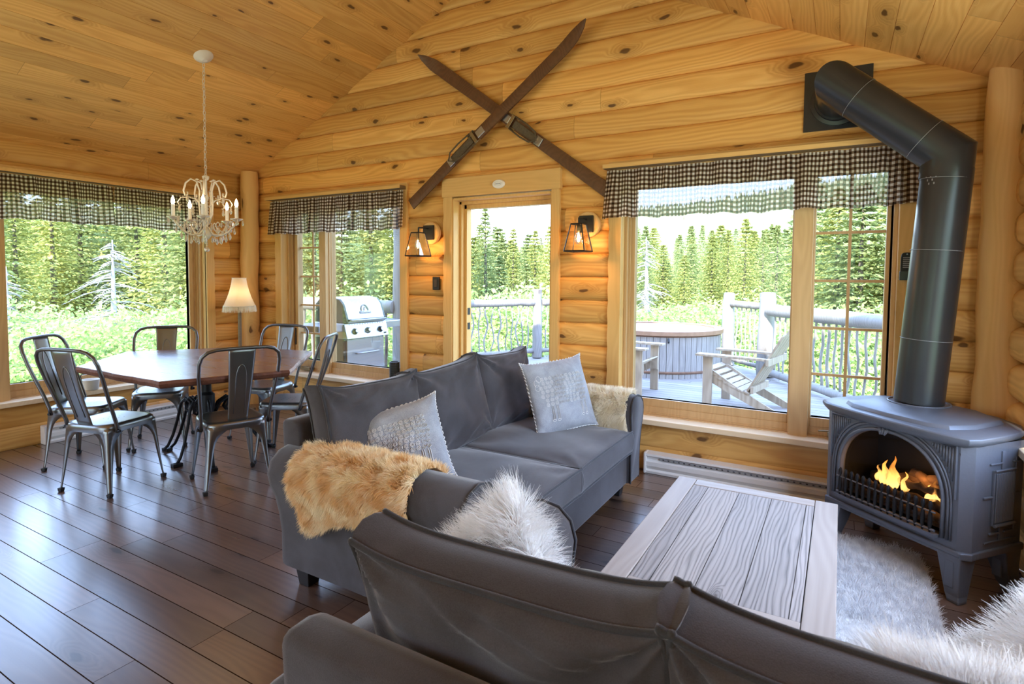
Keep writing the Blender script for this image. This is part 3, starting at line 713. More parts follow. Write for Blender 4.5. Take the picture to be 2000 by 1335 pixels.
# wall lanterns
def sconce(label, x, z):
    t = thing('wall_lantern', label, 'wall lamp', (x, 3.985, z), group='wall lanterns either side of the doorway')
    g = G(); g.lathe([(0, 0), (.098, 0), (.098, .030), (.090, .038), (0, .038)], 36, Matrix.Translation((0, .02, 0)) @ Matrix.Rotation(PI/2, 4, 'X')); g.build('wooden_block', M_post, t, smooth=True, auto=40)
    g = G(); g.bb((-.055, -.040, -.06), (.055, -.016, .065)); g.build('back_plate', M_black, t, bevel=.003)
    g = G(); g.tube([(0, -.035, .035), (0, -.10, .04), (0, -.165, .035)], .007, 8); g.tube([(0, -.165, .035), (0, -.165, -.02)], .007, 8); g.build('bracket', M_black, t)
    yc, zt, zb, a, b_ = -.172, -.010, -.205, .042, .078
    g = G()
    T = [(-a, yc-a, zt), (a, yc-a, zt), (a, yc+a, zt), (-a, yc+a, zt)]; B = [(-b_, yc-b_, zb), (b_, yc-b_, zb), (b_, yc+b_, zb), (-b_, yc+b_, zb)]
    for i in range(4):
        g.tube([T[i], B[i]], .0045, 4); g.tube([T[i], T[(i+1) % 4]], .0055, 4); g.tube([B[i], B[(i+1) % 4]], .0055, 4)
    g.bb((-a, yc-a, zt-.004), (a, yc+a, zt+.006)); lf = g.build('lantern_frame', M_black, t)
    g = G()
    for i in range(4): g.add([T[i], T[(i+1) % 4], B[(i+1) % 4], B[i]], [(0, 1, 2, 3)])
    g.build('lantern_glass', M_glass_l, lf)
    g = G(); g.lathe([(.013, zt), (.015, zt-.045), (.012, zt-.05)], 14, Matrix.Translation((0, yc, 0))); g.build('socket', M_brass, t, smooth=True)
    g = G(); g.lathe([(.011, zt-.048), (.014, zt-.062), (.023, zt-.085), (.027, zt-.105), (.022, zt-.125), (.010, zt-.140), (0, zt-.146)], 16, Matrix.Translation((0, yc, 0))); bl = g.build('bulb', M_glass_l, t, smooth=True)
    g = G(); g.lathe([(.004, zt-.06), (.010, zt-.085), (.013, zt-.105), (.008, zt-.125), (0, zt-.128)], 10, Matrix.Translation((0, yc, 0))); g.build('filament', M_fil, bl, smooth=True)
    light('lantern_glow', 'POINT', (x, 3.985+yc, z+zb+.055), (0, 0, 0), 5.0, (1, .52, .20), shadow_soft_size=.03)
    return t
sconce('black glass wall lantern left of the doorway, above the light switch', -3.135, 1.775)
sconce('black glass wall lantern right of the doorway, beside the big gingham valance', -1.655, 1.79)

# ================================================================== gas stove
st = thing('gas_stove', 'grey cast iron stove with an arched glass front and fire burning inside', 'stove', (.33, 3.44, 0), math.radians(-42))
def rr_(poly, z, k=1.0, c=(0, .03)): return [(c[0]+(x-c[0])*k, c[1]+(y-c[1])*k, z) for x, y in poly]
TOP = [(-.42, -.08), (-.40, -.155), (-.33, -.205), (-.20, -.232), (.02, -.248), (.22, -.248), (.35, -.24), (.405, -.215), (.42, -.16), (.408, 0), (.385, .16), (.32, .265), (.17, .34), (-.05, .35), (-.25, .34), (-.38, .28), (-.42, .15)]
g = G(); g.layers([rr_(TOP, .682, .93), rr_(TOP, .690, .965), rr_(TOP, .700, .985), rr_(TOP, .712, 1.0), rr_(TOP, .724, .998), rr_(TOP, .730, .975)])
INN = [(-.27, -.12), (-.2, -.165), (.02, -.185), (.2, -.18), (.27, -.14), (.30, -.02), (.27, .2), (.1, .3), (-.1, .31), (-.25, .28), (-.3, .15)]
g.layers([rr_(INN, .729, 1.03), rr_(INN, .745, 1.0), rr_(INN, .748, .98)]); g.build('top_plate', M_cast, st, smooth=True, auto=35, bevel=.002)
g = G(); g.lathe([(.128, .744), (.132, .752), (.140, .754), (.143, .747)], 36, Matrix.Translation((-.118, .195, 0))); g.build('flue_collar', M_cast, st, smooth=True)
# body shell: open arch at the front
cx, hw, zb_, zs, zt_ = .035, .262, .262, .40, .655       # arch centre, half width, bottom, spring, top
def arch(k, n=26, drop=0):
    P = [(cx-hw*k, zb_-drop)]
    for i in range(n+1):
        a = PI-PI*i/n
        P.append((cx+hw*k*math.copysign(abs(math.cos(a))**.9, math.cos(a)), zs+(zt_-zs)*(abs(math.sin(a))**.86)*(1+(k-1)*1.3)))
    P.append((cx+hw*k, zb_-drop)); return P
FY = -.205
g = G()
A = arch(1.0); n = len(A)
# front plate with the arched hole
out = []
for (x, z) in A:
    dx, dz = x-cx, z-zb_
    if z <= zb_+1e-6: out.append(((-.29 if dx < 0 else .365), zb_))
    else:
        m = max(abs(dx)/(.325 if dx < 0 else .33), dz/(.685-zb_)); out.append((cx+dx/m, zb_+dz/m))
for i in range(n): out[i] = (max(-.29, min(.365, out[i][0])), out[i][1])
vs_ = [(x, FY, z) for x, z in A]+[(x, FY, z) for x, z in out]+[(x, FY+.03, z) for x, z in A]
g.add(vs_, [(i, i+1, n+i+1, n+i) for i in range(n-1)]+[(i+1, i, 2*n+i, 2*n+i+1) for i in range(n-1)])
g.bb((-.29, FY, .222), (.365, FY+.05, zb_)); g.bb((-.29, FY, .66), (-.20, FY+.02, .69)); g.bb((.29, FY, .66), (.365, FY+.02, .69)); g.bb((-.29, FY+.002, .655), (.365, FY+.02, .69))
g.build('front_plate', M_cast, st)
g = G()   # side, back and floor of the body
def pil(x, y, z): return [(x, y, z)]
SH = [(-.29, FY), (-.325, FY+.02), (-.335, FY+.06), (-.33, .10), (-.31, .15), (.33, .20), (.385, .165), (.395, FY+.09), (.400, FY+.04), (.365, FY)]
vs_ = [(x, y, .222) for x, y in SH]+[(x, y, .69) for x, y in SH]; n2 = len(SH)
g.add(vs_, [(i, i+1, n2+i+1, n2+i) for i in range(n2-1)]+[tuple(range(n2))])
g.build('body', M_cast, st, smooth=True, auto=30)
g = G()   # skirt that curves between the legs
g.layers([[(-.31, FY-.012, z), (.385, FY-.012, z), (.385, FY+.02, z), (-.31, FY+.02, z)] for z in (.205, .228)])
g.layers([[(-.31, FY-.006, .190), (.385, FY-.006, .190), (.385, FY+.02, .190), (-.31, FY+.02, .190)], [(-.31, FY-.006, .21), (.385, FY-.006, .21), (.385, FY+.02, .21), (-.31, FY+.02, .21)]])
g.layers([[(.385, FY-.010, z), (.41, FY+.03, z), (.405, FY+.08, z), (.398, .175, z), (.36, .175, z), (.37, FY+.02, z)] for z in (.195, .228)]); g.build('base_moulding', M_cast, st, bevel=.006, seg=3)
g = G()   # arch mouldings
for k, rad in ((1.03, .009), (1.115, .006), (1.16, .0045)):
    g.tube([(x, FY-.004, z) for x, z in arch(k)], rad, 8)
g.build('arch_moulding', M_cast, st, smooth=True)
g = G()
for kx in (-.022, 0, .022): g.tube([(cx-.02+kx, FY-.006, .675), (cx-.02+kx*.4, FY-.016, .645)], [.010, .006], 6)
g.build('keystone', M_cast, st, smooth=True)
# fluted panels beside the arch
g = G(); xx = -.278
while xx < .355:
    if cx-.0125 < xx <= cx: g.build('fluted_panel', M_cast, st, smooth=True); g = G()
    q_ = abs(xx-cx)/(hw*1.2)
    z0_ = .47 if q_ >= 1 else max(.47, zs+(zt_-zs)*(1+.19*1.3)*(math.sin(math.acos(q_**(1/.9))))**.86+.004)
    if z0_ < .665: g.tube([(xx, FY-.001, z0_), (xx, FY-.001, .672)], .0042, 6)
    xx += .0125
g.build('fluted_panel', M_cast, st, smooth=True)
for pts in ([(.352, .45), (.352, .683), (.20, .683)], [(-.285, .45), (-.285, .683), (-.12, .683)]):
    g = G(); g.tube([(a, FY-.003, b_) for a, b_ in pts], .005, 6); g.build('panel_edging', M_cast, st)
# right side relief panel
sd = Vector((.385-.395, .165-(FY+.09), 0)).normalized(); nn = Vector((sd.y, -sd.x, 0))
def sp_(u, z, o_=0): u = .035+u*1.12; p = Vector((.395, FY+.09, 0))+sd*u+nn*o_; return (p.x, p.y, z)
g = G()
for (u0, u1, z0_, z1_, dpt) in ((.03, .15, .33, .575, .010), (-.005, .185, .255, .262, .006), (.08, .10, .575, .655, .006), (.08, .10, .262, .33, .006), (.012, .085, .600, .606, .008), (.15, .20, .600, .606, .008), (-.02, .03, .455, .463, .008), (.15, .20, .455, .463, .008), (.02, .075, .292, .300, .01), (.105, .16, .292, .300, .01), (.165, .172, .292, .62, .006)):
    g.add([sp_(u0, z0_), sp_(u1, z0_), sp_(u1, z1_), sp_(u0, z1_), sp_(u0, z0_, dpt), sp_(u1, z0_, dpt), sp_(u1, z1_, dpt), sp_(u0, z1_, dpt)], [(0, 3, 2, 1), (4, 5, 6, 7), (0, 1, 5, 4), (1, 2, 6, 5), (2, 3, 7, 6), (3, 0, 4, 7)])
for i in range(12): g.tube([sp_(.040+i*.0092, .345, .013), sp_(.040+i*.0092, .562, .013)], .0035, 6)
g.tube([sp_(.028, .575, .014), sp_(.152, .575, .014)], .005, 6); g.tube([sp_(.028, .335, .018), sp_(.152, .335, .018)], .008, 6)
g.build('side_panel', M_cast, st, bevel=.002)
for (x, y, kx, ky) in ((.335, FY+.045, .03, -.03), (-.26, FY+.045, -.03, -.03), (.335, .125, .03, .03), (-.28, .11, -.03, .03)):
    g = G(); g.layers([[(x+kx*q+sx_*w_, y+ky*q+sy_*w_, z) for sx_, sy_ in ((-1, -1), (1, -1), (1, 1), (-1, 1))] for z, w_, q in ((0, .026, 1.0), (.012, .027, .96), (.03, .030, .7), (.12, .041, .3), (.195, .050, .1), (.226, .052, 0))])
    g.box((x+kx*.3, y+ky*.3-.040, .12), (.040, .010, .12)); g.build('leg', M_cast, st, bevel=.006, seg=3)
g = G(); g.bb((-.285, FY+.035, .245), (.35, .14, .25)); g.bb((-.28, .12, .25), (.31, .125, .68)); g.bb((-.285, FY+.04, .25), (-.28, .125, .68)); g.bb((.335, FY+.06, .25), (.34, .09, .68)); g.bb((-.285, FY+.03, .668), (.345, .125, .672))
g.build('firebox', M_castd, st)
g = G(); g.add([(x, FY+.022, z) for x, z in arch(1.0)], [tuple(range(n-1, -1, -1))]); g.build('glass_door', M_glass_s, st)
g = G()
for (a, b_, r1, r2) in (((-.22, .03, .335), (.17, .06, .43), .033, .026), ((.28, .02, .32), (-.02, .05, .42), .030, .026), ((-.20, -.08, .315), (.10, -.10, .325), .026, .03), ((.06, -.09, .335), (.29, -.05, .335), .028, .022), ((-.05, .0, .37), (.20, -.06, .40), .020, .016)):
    A_, B_ = Vector(a), Vector(b_); pts = [A_.lerp(B_, i/8)+Vector((0, 0, .008*math.sin(i*2.1))) for i in range(9)]
    g.tube(pts, [r1+(r2-r1)*i/8+.004*math.sin(i*3.3) for i in range(9)], 9)
g.build('gas_log', M_flog, st, smooth=True)
g = G(); g.bb((-.24, -.14, .27), (.31, .08, .285)); g.build('ember_bed', M_flog, st)
rr = random.Random(3)
for (x, y, h_, r1) in ((-.12, -.02, .20, .045), (-.06, -.04, .26, .050), (-.17, .0, .13, .030), (-.01, -.02, .15, .035), (.13, -.04, .13, .035), (.17, -.06, .20, .040), (.22, -.06, .16, .028), (.255, -.05, .19, .018)):
    g = G(); N = 9; pts = [(x+.012*math.sin(i*1.1+x*20)*i/N, y, .335+h_*.64*i/N) for i in range(N+1)]
    g.tube(pts, [r1*(.55+.45*math.sin(PI*min(1, i/N*1.6)))*(1-i/N)**.7+.001 for i in range(N+1)], 10, flat=(1, .6)); fl_ = g.build('flame', M_fire, st, smooth=True)
for i in range(15):     # turned fender bars in front of the glass
    x = -.205+i*.0335; g = G()
    g.lathe([(.004, .272), (.006, .285), (.0095, .32), (.008, .355), (.004, .372), (.007, .380), (.0095, .392), (.008, .404), (.004, .412), (0, .414)], 10, Matrix.Translation((x, FY-.022, 0))); g.build('fender_bar', M_iron, st, smooth=True)
g = G(); g.tube([(-.225, FY-.022, .366), (.285, FY-.022, .366)], .004, 6); g.tube([(-.225, FY-.022, .285), (.285, FY-.022, .285)], .006, 6); g.bb((-.235, FY-.035, .258), (.295, FY-.005, .272)); g.build('fender_rail', M_cast, st)
light('fire_glow', 'POINT', (.33+.05, 3.44-.03, .42), (0, 0, 0), .9, (1, .42, .10), shadow_soft_size=.06)

# flue pipe: rises, turns and runs up to the wall plate
fp = thing('flue_pipe', 'fat matt black stove pipe bending up to a square plate on the gable wall', 'stove pipe', (.372, 3.664, .752))
pb = Vector((.372, 3.664, .752)); PR = .112
e1 = Vector((.452, 3.664, 2.035)); e2 = Vector((-.05, 3.70, 2.475)); wl_ = Vector((-.05, 4.008, 2.475))
g = G(); g.tube([pb-pb, (pb.lerp(e1, .999))-pb-Vector((0, 0, .07))], PR, 40); v1 = g.build('vertical_pipe', M_pipe, fp, smooth=True, auto=40)
dv = (e1-pb).normalized(); d2 = (e2-e1).normalized(); d3 = (wl_-e2).normalized()
def ringat(c, d, r, n=40, nrm=None, ref=Vector((0, 1, 0))):
    x = (ref-d*ref.dot(d)).normalized(); y = d.cross(x)
    P = [c+x*math.cos(2*PI*k/n)*r+y*math.sin(2*PI*k/n)*r for k in range(n)]
    if nrm is not None: P = [p-d*((p-c).dot(nrm)/d.dot(nrm)) for p in P]
    return [p-pb for p in P]
n1 = (dv+d2).normalized(); n2 = (d2+d3).normalized(); rf = d2.cross(d3).normalized()
g = G(); g.layers([ringat(e1-dv*.12, dv, PR+.002), ringat(e1, dv, PR+.002, nrm=n1), ringat(e1+d2*.13, d2, PR+.002)], caps=False); g.build('elbow', M_pipe, fp, smooth=True, auto=25)
g = G(); g.layers([ringat(e1+d2*.10, d2, PR), ringat(e2-d2*.12, d2, PR)]); g.build('sloping_pipe', M_pipe, fp, smooth=True, auto=40)
g = G(); g.layers([ringat(e2-d2*.13, d2, PR+.002, ref=rf), ringat(e2, d2, PR+.002, nrm=n2, ref=rf), ringat(wl_, d3, PR+.002, ref=rf)], caps=False); g.build('wall_elbow', M_pipe, fp, smooth=True, auto=25)
g = G()
for c, d in ((pb.lerp(e1, .26), dv), (pb.lerp(e1, .62), dv), (e1-dv*.125, dv), (e1+d2*.135, d2), (e2-d2*.135, d2)):
    g = G(); g.tube([Vector(p) for p in ringat(c, d, PR+.0015, 36)], .0014, 5, closed=True); g.build('seam_ring', M_seam, fp, smooth=True)
g = G(); g.box(Vector((-.055, 4.012, 2.485))-pb, (.36, .012, .36)); wp = g.build('wall_plate', M_pipe, fp, bevel=.002)
g = G(); g.lathe([(.118, 0), (.150, .0), (.150, .016), (.128, .020), (.126, .04), (.118, .04)], 40, Matrix.Translation(Vector((-.05, 4.006, 2.475))-pb) @ Matrix.Rotation(PI/2, 4, 'X')); g.build('wall_collar', M_pipe, wp, smooth=True, auto=40)
g = G()
for k_ in range(7):
    a0 = -2.15+k_*.07
    for q in (0,):
        zz = 1.985-.0; P_ = [Vector((math.cos(a)*(PR+.003), math.sin(a)*(PR+.003), z)) for a, z in ((a0-.35, -.0), (a0-.30, -.0), (a0-.30, .010), (a0-.35, .010))]
        g.add([p+Vector((e1.x-.004, e1.y, 1.915-.018*(k_ % 3)))-pb for p in P_], [(0, 1, 2, 3)])
g.build('rating_label', M_seam, fp)
g = G(); g.tube([(0, 0, 0), (.02, -.01, .05), (.01, .02, .16), (.015, .0, .32)], .004, 6); cdr = thing('power_cord', 'thin black cord hanging by the wall behind the stove', 'cord', (.742, 3.20, .006)); g.build('cable', M_black, cdr, smooth=True)

# ================================================================== soft furniture
def spow(v, e_): return math.copysign(abs(v)**e_, v)
def cushion(w_, h_, t_, n=26, ear=.05, crown=.5, seed=0, wr=.006, rnd=.16, edge=.55, knife=False):
    """cushion lying in the x-z plane, thickness along y; returns builder and the piping loops"""
    def shape(x, z, s_):          # x,z in -1..1 ; s_ -1..1 across the thickness
        ax_, az_ = abs(x), abs(z)
        kx = 1-ear*(1-az_**4)*(.9 if knife else .25)*ax_**2; kz = 1-ear*(1-ax_**4)*(1.1 if knife else (1.2 if z > 0 else .2))*az_**2
        ex = 1+ear*.6*(ax_*az_)**6
        X = w_/2*x*kx*ex; Z = h_/2*z*kz*ex
        if knife: T = t_/2*max(0, (1-ax_**3.2))**.55*max(0, (1-az_**3.2))**.55
        else: T = t_/2*(edge+(1-edge)*(1-ax_**2.6)**.5*(1-az_**2.6)**.5+crown*.0)
        nz = mnoise.noise((x*1.6+seed, z*1.6, s_*.8+seed))*.022*(1-max(ax_, az_)**6)
        # wrinkles fanning out from the corners and seams
        wv = 0
        for cx_, cz_ in ((-1, 1), (1, 1), (-1, -1), (1, -1)):
            dx, dz = x-cx_, z-cz_; d = math.hypot(dx, dz)+.05; a = math.atan2(dz, dx)
            wv += math.sin(a*8+seed*3+cx_*2+3*mnoise.noise((d*1.2, a*1.3, seed)))*math.exp(-d*1.9)
        wv += .8*mnoise.noise((x*2.2+seed, z*9+3*x, seed*1.7))*math.exp(-((1-az_)/.5)**2)
        f = max(0, 1-max(ax_, az_)**8)
        return X, Z, T*s_+(nz*s_+wr*wv*s_*1.0)*f
    g = G(); lin = [math.sin(PI/2*(-1+2*i/n)) for i in range(n+1)]
    for s_ in (-1, 1):
        vs_ = []
        for j in range(n+1):
            for i in range(n+1):
                X, Z, Y = shape(lin[i], lin[j], s_); vs_.append((X, Y, Z))
        fs = [((j*(n+1)+i), (j*(n+1)+i+1), ((j+1)*(n+1)+i+1), ((j+1)*(n+1)+i)) for j in range(n) for i in range(n)]
        if s_ > 0: fs = [f[::-1] for f in fs]
        g.add(vs_, fs)
    ring = [(i, 0) for i in range(n)]+[(n, j) for j in range(n)]+[(n-i, n) for i in range(n)]+[(0, n-j) for j in range(n)]
    loops = {}
    for s_ in (-1, 1):
        loops[s_] = [Vector((lambda q: (q[0], q[2], q[1]))(shape(lin[i], lin[j], s_))) for i, j in ring]
    if not knife:      # boxed band between the two seams, slightly bulged
        L_ = len(ring); rows = []
        for k_, s_ in enumerate((-1, -.6, 0, .6, 1)):
            b_ = .012*(1-s_*s_)
            row = []
            for q, (i, j) in enumerate(ring):
                A_, B_ = loops[-1][q], loops[1][q]; p = A_.lerp(B_, (s_+1)/2); c = Vector((p.x/(w_/2), 0, p.z/(h_/2))); row.append(p+Vector((c.x, 0, c.z))*b_)
            rows.append(row)
        b0 = len(g.v); g.v += [tuple(p) for r_ in rows for p in r_]
        for k_ in range(4):
            for q in range(L_):
                q2 = (q+1) % L_; g.f.append((b0+k_*L_+q, b0+(k_+1)*L_+q, b0+(k_+1)*L_+q2, b0+k_*L_+q2)); g.m.append(0)
    return g, loops
def add_cushion(name, parent, M, mat, pipe_mat=None, pr=.0068, **k):
    g, loops = cushion(**k); knife = k.get('knife')
    g.v = [tuple(M @ Vector(p)) for p in g.v]
    o_ = g.build(name, mat, parent, smooth=True)
    md = o_.modifiers.new('weld', 'WELD'); md.merge_threshold = .0008
    if pipe_mat:
        g = G()
        for s_ in ((1,) if knife else (-1, 1)): g.tube([M @ p for p in loops[s_]], pr, 6, closed=True)
        g.build('piping', pipe_mat, o_, smooth=True)
    return o_
AIN = .16
def arm_prof(side, L_, k=1.0):
    i_, o_ = L_/2-AIN, L_/2
    P = [(i_, .11), (i_, .30), (i_+.004, .46), (i_-.006, .545), (i_+.012, .605), (i_+.055, .642), (i_+.115, .652), (o_+.015, .636), (o_+.062, .598), (o_+.078, .545), (o_+.066, .490), (o_+.038, .43), (o_+.014, .34), (o_, .25), (o_, .11)]
    c = ((i_+o_)/2+.02, .40)
    return [(side*(c[0]+(x-c[0])*k), c[1]+(z-c[1])*k) for x, z in P]
def sofa(label, loc, rz, L_, D_, nb, ns, seed):
    t = thing('sofa', label, 'sofa', loc, rz)
    y0, y1 = -D_/2, D_/2
    g = G(); g.bb((-L_/2+.01, y0+.02, .10), (L_/2-.01, y1-.03, .30)); g.build('base', M_sofa, t, bevel=.02, seg=4, smooth=True)
    # back frame
    N = 14; rings = []
    for q, (ya, yb, zt__) in enumerate([(0, .15, 0)]): pass
    g = G(); P = [(y0+.035, .10), (y0+.02, .30), (y0+.004, .55), (y0-.006, .735), (y0-.002, .748), (y0+.010, .756), (y0+.055, .758), (y0+.085, .75), (y0+.10, .73), (y0+.14, .45), (y0+.14, .10)]
    xs = [-L_/2+.030, -L_/2+.035, -L_/2+.05, -L_/4, 0, L_/4, L_/2-.05, L_/2-.035, L_/2-.03]; ks = [.90, .97, 1, 1, 1, 1, 1, .97, .90]
    g.layers([[(x, y0+.07+(y-y0-.07)*k_, .45+(z-.45)*(k_*.3+.7)) for y, z in P] for x, k_ in zip(xs, ks)]); g.build('back_frame', M_sofa, t, smooth=True, auto=55)
    for s_ in (-1, 1):
        ys = [y0+.02, y0+.028, y0+.05, y0+.2, 0, y1-.2, y1-.03, y1-.008, y1]; kk_ = [.93, .985, 1, 1, 1, 1, 1, .99, .95]
        g = G(); rg = []
        for y, k_ in zip(ys, kk_):
            rg.append([(x+.006*mnoise.noise((y*3, z*4, seed+s_)), y, z) for x, z in arm_prof(s_, L_, k_)])
        if s_ < 0: rg = rg[::-1]
        g.layers(rg); ar = g.build('arm', M_sofa, t, smooth=True, auto=50)
        g = G(); g.tube([(x, y1-.004, z) for x, z in arm_prof(s_, L_, 1.0)], .0055, 6); g.build('piping', M_pipefab, ar, smooth=True)
    inner = L_-2*AIN; wseat = inner/ns
    for i in range(ns):
        x = -inner/2+wseat*(i+.5)
        M = Matrix.Translation((x, y0+.16+(D_-.16)/2+.0, .375)) @ Matrix.Rotation(PI/2, 4, 'X')
        add_cushion('seat_cushion', t, M, M_sofa, M_pipefab, w_=wseat-.006, h_=D_-.165, t_=.185, ear=.018, edge=.68, seed=seed+i, wr=.010, n=30)
    wb = (inner+.20)/nb if nb == 3 else (inner+.115)/nb
    for i in range(nb):
        x = -wb*nb/2+wb*(i+.5)
        M = Matrix.Translation((x, y0+.232, .664)) @ Matrix.Rotation(math.radians(14), 4, 'X') @ Matrix.Rotation(math.radians((-2, 2.5, -1.5)[i % 3]), 4, 'Y')
        add_cushion('back_cushion', t, M, M_sofa, M_pipefab, w_=wb+.015, h_=.475, t_=.20, ear=.070, edge=.50, seed=seed+7*i+3, wr=.024, n=48)
    for sx_ in (-1, 1):
        for yy in (y0+.09, y1-.12):
            g = G(); g.layers([[(sx_*(L_/2-.09)+a*w_, yy+b*w_, z) for a, b in ((-1, -1), (1, -1), (1, 1), (-1, 1))] for z, w_ in ((0, .030), (.105, .044))]); g.build('leg', M_black, t, bevel=.003)
    return t
MAIN = (-1.625, 2.60, 0); NEAR = (-.20, 1.17, 0)
sofa('long charcoal sofa facing the coffee table, with three back cushions', MAIN, -PI/2, 1.92, 1.05, 3, 2, 2)
sofa('small charcoal sofa seen from behind, in front of the coffee table', NEAR, 0, 1.38, 1.02, 2, 2, 40)

# ------------------------------------------------------------------ fur
def hair(name, P, D, L_, w_, mat, parent, curl=.25, grav=.5, segs=3, seed=0):
    r_ = np.random.default_rng(seed); n = len(P); P = np.asarray(P, float); D = np.asarray(D, float)
    D /= np.linalg.norm(D, axis=1, keepdims=True)+1e-9; L_ = np.broadcast_to(L_, (n,)).astype(float)
    side = np.cross(D, r_.normal(size=(n, 3))); side /= np.linalg.norm(side, axis=1, keepdims=True)+1e-9
    cd_ = r_.normal(size=(n, 3)); V = np.zeros((n, (segs+1)*2, 3)); cur = P.copy(); d = D.copy()
    for s_ in range(segs+1):
        ww_ = w_*(1-s_/segs*.85)
        V[:, 2*s_] = cur-side*ww_/2; V[:, 2*s_+1] = cur+side*ww_/2
        d = d+cd_*curl/segs*(1 if s_ % 2 == 0 else -.6); d[:, 2] -= grav/segs
        d /= np.linalg.norm(d, axis=1, keepdims=True)+1e-9; cur = cur+d*(L_/segs)[:, None]
    b_ = (np.arange(n)*(segs+1)*2)[:, None, None]
    q = np.array([[2*s_, 2*s_+1, 2*s_+3, 2*s_+2] for s_ in range(segs)])[None]
    F = (b_+q).reshape(-1, 4)
    return np_mesh(name, V.reshape(-1, 3), F, mat, parent)
def cross_path(side, L_, a0, a1, off=.012, n=120):
    """points and outward normals along the arm's cross-section, a in arc parameter 0..1 from inside seat over the top to outside bottom"""
    P = arm_prof(side, L_, 1.0); P = [Vector((p[0], 0, p[1])) for p in P]
    seg = [(P[i+1]-P[i]).length for i in range(len(P)-1)]; tot = sum(seg)
    c = Vector((side*(L_/2-AIN/2+.02), 0, .45)); out = []
    for k_ in range(n+1):
        s_ = (a0+(a1-a0)*k_/n)*tot; i = 0
        while i < len(seg)-1 and s_ > seg[i]: s_ -= seg[i]; i += 1
        p = P[i].lerp(P[i+1], s_/seg[i]); tg = (P[i+1]-P[i]).normalized(); nm = Vector((-tg.z, 0, tg.x)) if side > 0 else Vector((tg.z, 0, -tg.x))
        if side > 0: nm = Vector((-tg.z, 0, tg.x))
        if nm.dot(p-c) < 0: nm = -nm
        out.append((p+nm*off, nm))
    return out
def sheepskin(label, loc, rz, side, L_, a0, a1, ya, yb, mat, n, ln, seed, trimf):
    t = thing('sheepskin', label, 'sheepskin', loc, rz); path = cross_path(side, L_, a0, a1); K = len(path)-1
    def at(u, v):
        i = min(K-1, int(v*K)); f = v*K-i; p = path[i][0].lerp(path[i+1][0], f); nm = path[i][1].lerp(path[i+1][1], f).normalized()
        return Vector((p.x, ya+(yb-ya)*u, p.z)), nm
    g = G(); NU, NV = 40, 40; ok = {}; vs_ = []
    for j in range(NV+1):
        for i in range(NU+1):
            p, nm = at(i/NU, j/NV); vs_.append(tuple(p)); ok[i, j] = trimf(i/NU, j/NV)
    fs = [(j*(NU+1)+i, j*(NU+1)+i+1, (j+1)*(NU+1)+i+1, (j+1)*(NU+1)+i) for j in range(NV) for i in range(NU) if ok[i, j] and ok[i+1, j] and ok[i, j+1] and ok[i+1, j+1]]
    g.add(vs_, fs); g.build('hide', mat, t, smooth=True)
    r_ = random.Random(seed); P, D, LL = [], [], []
    while len(P) < n:
        u, v = r_.random(), r_.random()
        if not trimf(u, v): continue
        p, nm = at(u, v)
        cl = mnoise.noise_vector((p.x*16, p.y*16, p.z*16))
        d = nm+Vector((0, 0, -.35))+cl*.75+Vector((r_.gauss(0, .15), r_.gauss(0, .15), r_.gauss(0, .1)))
        P.append(tuple(p)); D.append(tuple(d)); LL.append(ln*(.7+.5*r_.random()))
    hair('fleece', P, D, np.array(LL), .0028, mat, t, curl=.35, grav=.35, seed=seed)
    return t
def edge_n(u, v, seed, m=.06):
    e_ = min(u, 1-u, v, 1-v); return e_ > m*(.5+.9*mnoise.noise((u*3.1+seed, v*3.1, seed*2.3)))
def tf1(u, v):   # hangs lower in scallops on the outside
    if v > .80+.14*mnoise.noise((u*2.6+3, 0, 1))+.10*math.sin(u*7.5+.6): return False
    return edge_n(u, v, 1)
sheepskin('golden sheepskin draped over the near arm of the long sofa', MAIN, -PI/2, 1, 1.92, .38, .87, -.35, .30, M_furg, 42000, .036, 5, tf1)
def tf2(u, v): return edge_n(u, v, 6) and v > .12+.15*math.sin(u*5)
sheepskin('cream sheepskin draped over the far arm of the long sofa', MAIN, -PI/2, -1, 1.92, .16, .62, .05, .50, M_furc, 20000, .034, 9, tf2)

# white long-haired cushion and throw on the small sofa
def fluffy(name, label, cat, loc, rot, w_, h_, t_, n, ln, seed, grav=.4):
    t = thing(name, label, cat, loc, rot=rot)
    g, lp = cushion(w_, h_, t_, n=18, ear=.05, knife=True, seed=seed, wr=.004); g.build('cover', M_furw, t, smooth=True)
    r_ = random.Random(seed); P, D, LL = [], [], []
    for k_ in range(n):
        x, z = r_.uniform(-1, 1), r_.uniform(-1, 1); s_ = r_.choice((-1, 1))
        T = t_/2*max(0, (1-abs(x)**3.2))**.55*max(0, (1-abs(z)**3.2))**.55
        p = Vector((w_/2*x*.97, s_*T, h_/2*z*.97)); nm = Vector((x*abs(x)**3*1.2, s_*1.0*(1-max(abs(x), abs(z))**5)+.05*s_, z*abs(z)**3*1.2)).normalized()
        cl = mnoise.noise_vector((p.x*13+seed, p.y*13, p.z*13))
        d = nm+cl*1.1+Vector((r_.gauss(0, .2), r_.gauss(0, .2), r_.gauss(0, .2)))
        P.append(tuple(p)); D.append(tuple(d)); LL.append(ln*(.55+.7*r_.random()))
    hair('long_fur', P, D, np.array(LL), .0022, M_furw, t, curl=.7, grav=grav, segs=5, seed=seed); return t
fluffy('fluffy_cushion', 'white long-haired cushion leaning on the left arm of the small sofa', 'cushion', (-.83, 1.36, .52), (math.radians(-34), math.radians(30), math.radians(-38)), .40, .36, .13, 26000, .075, 3)

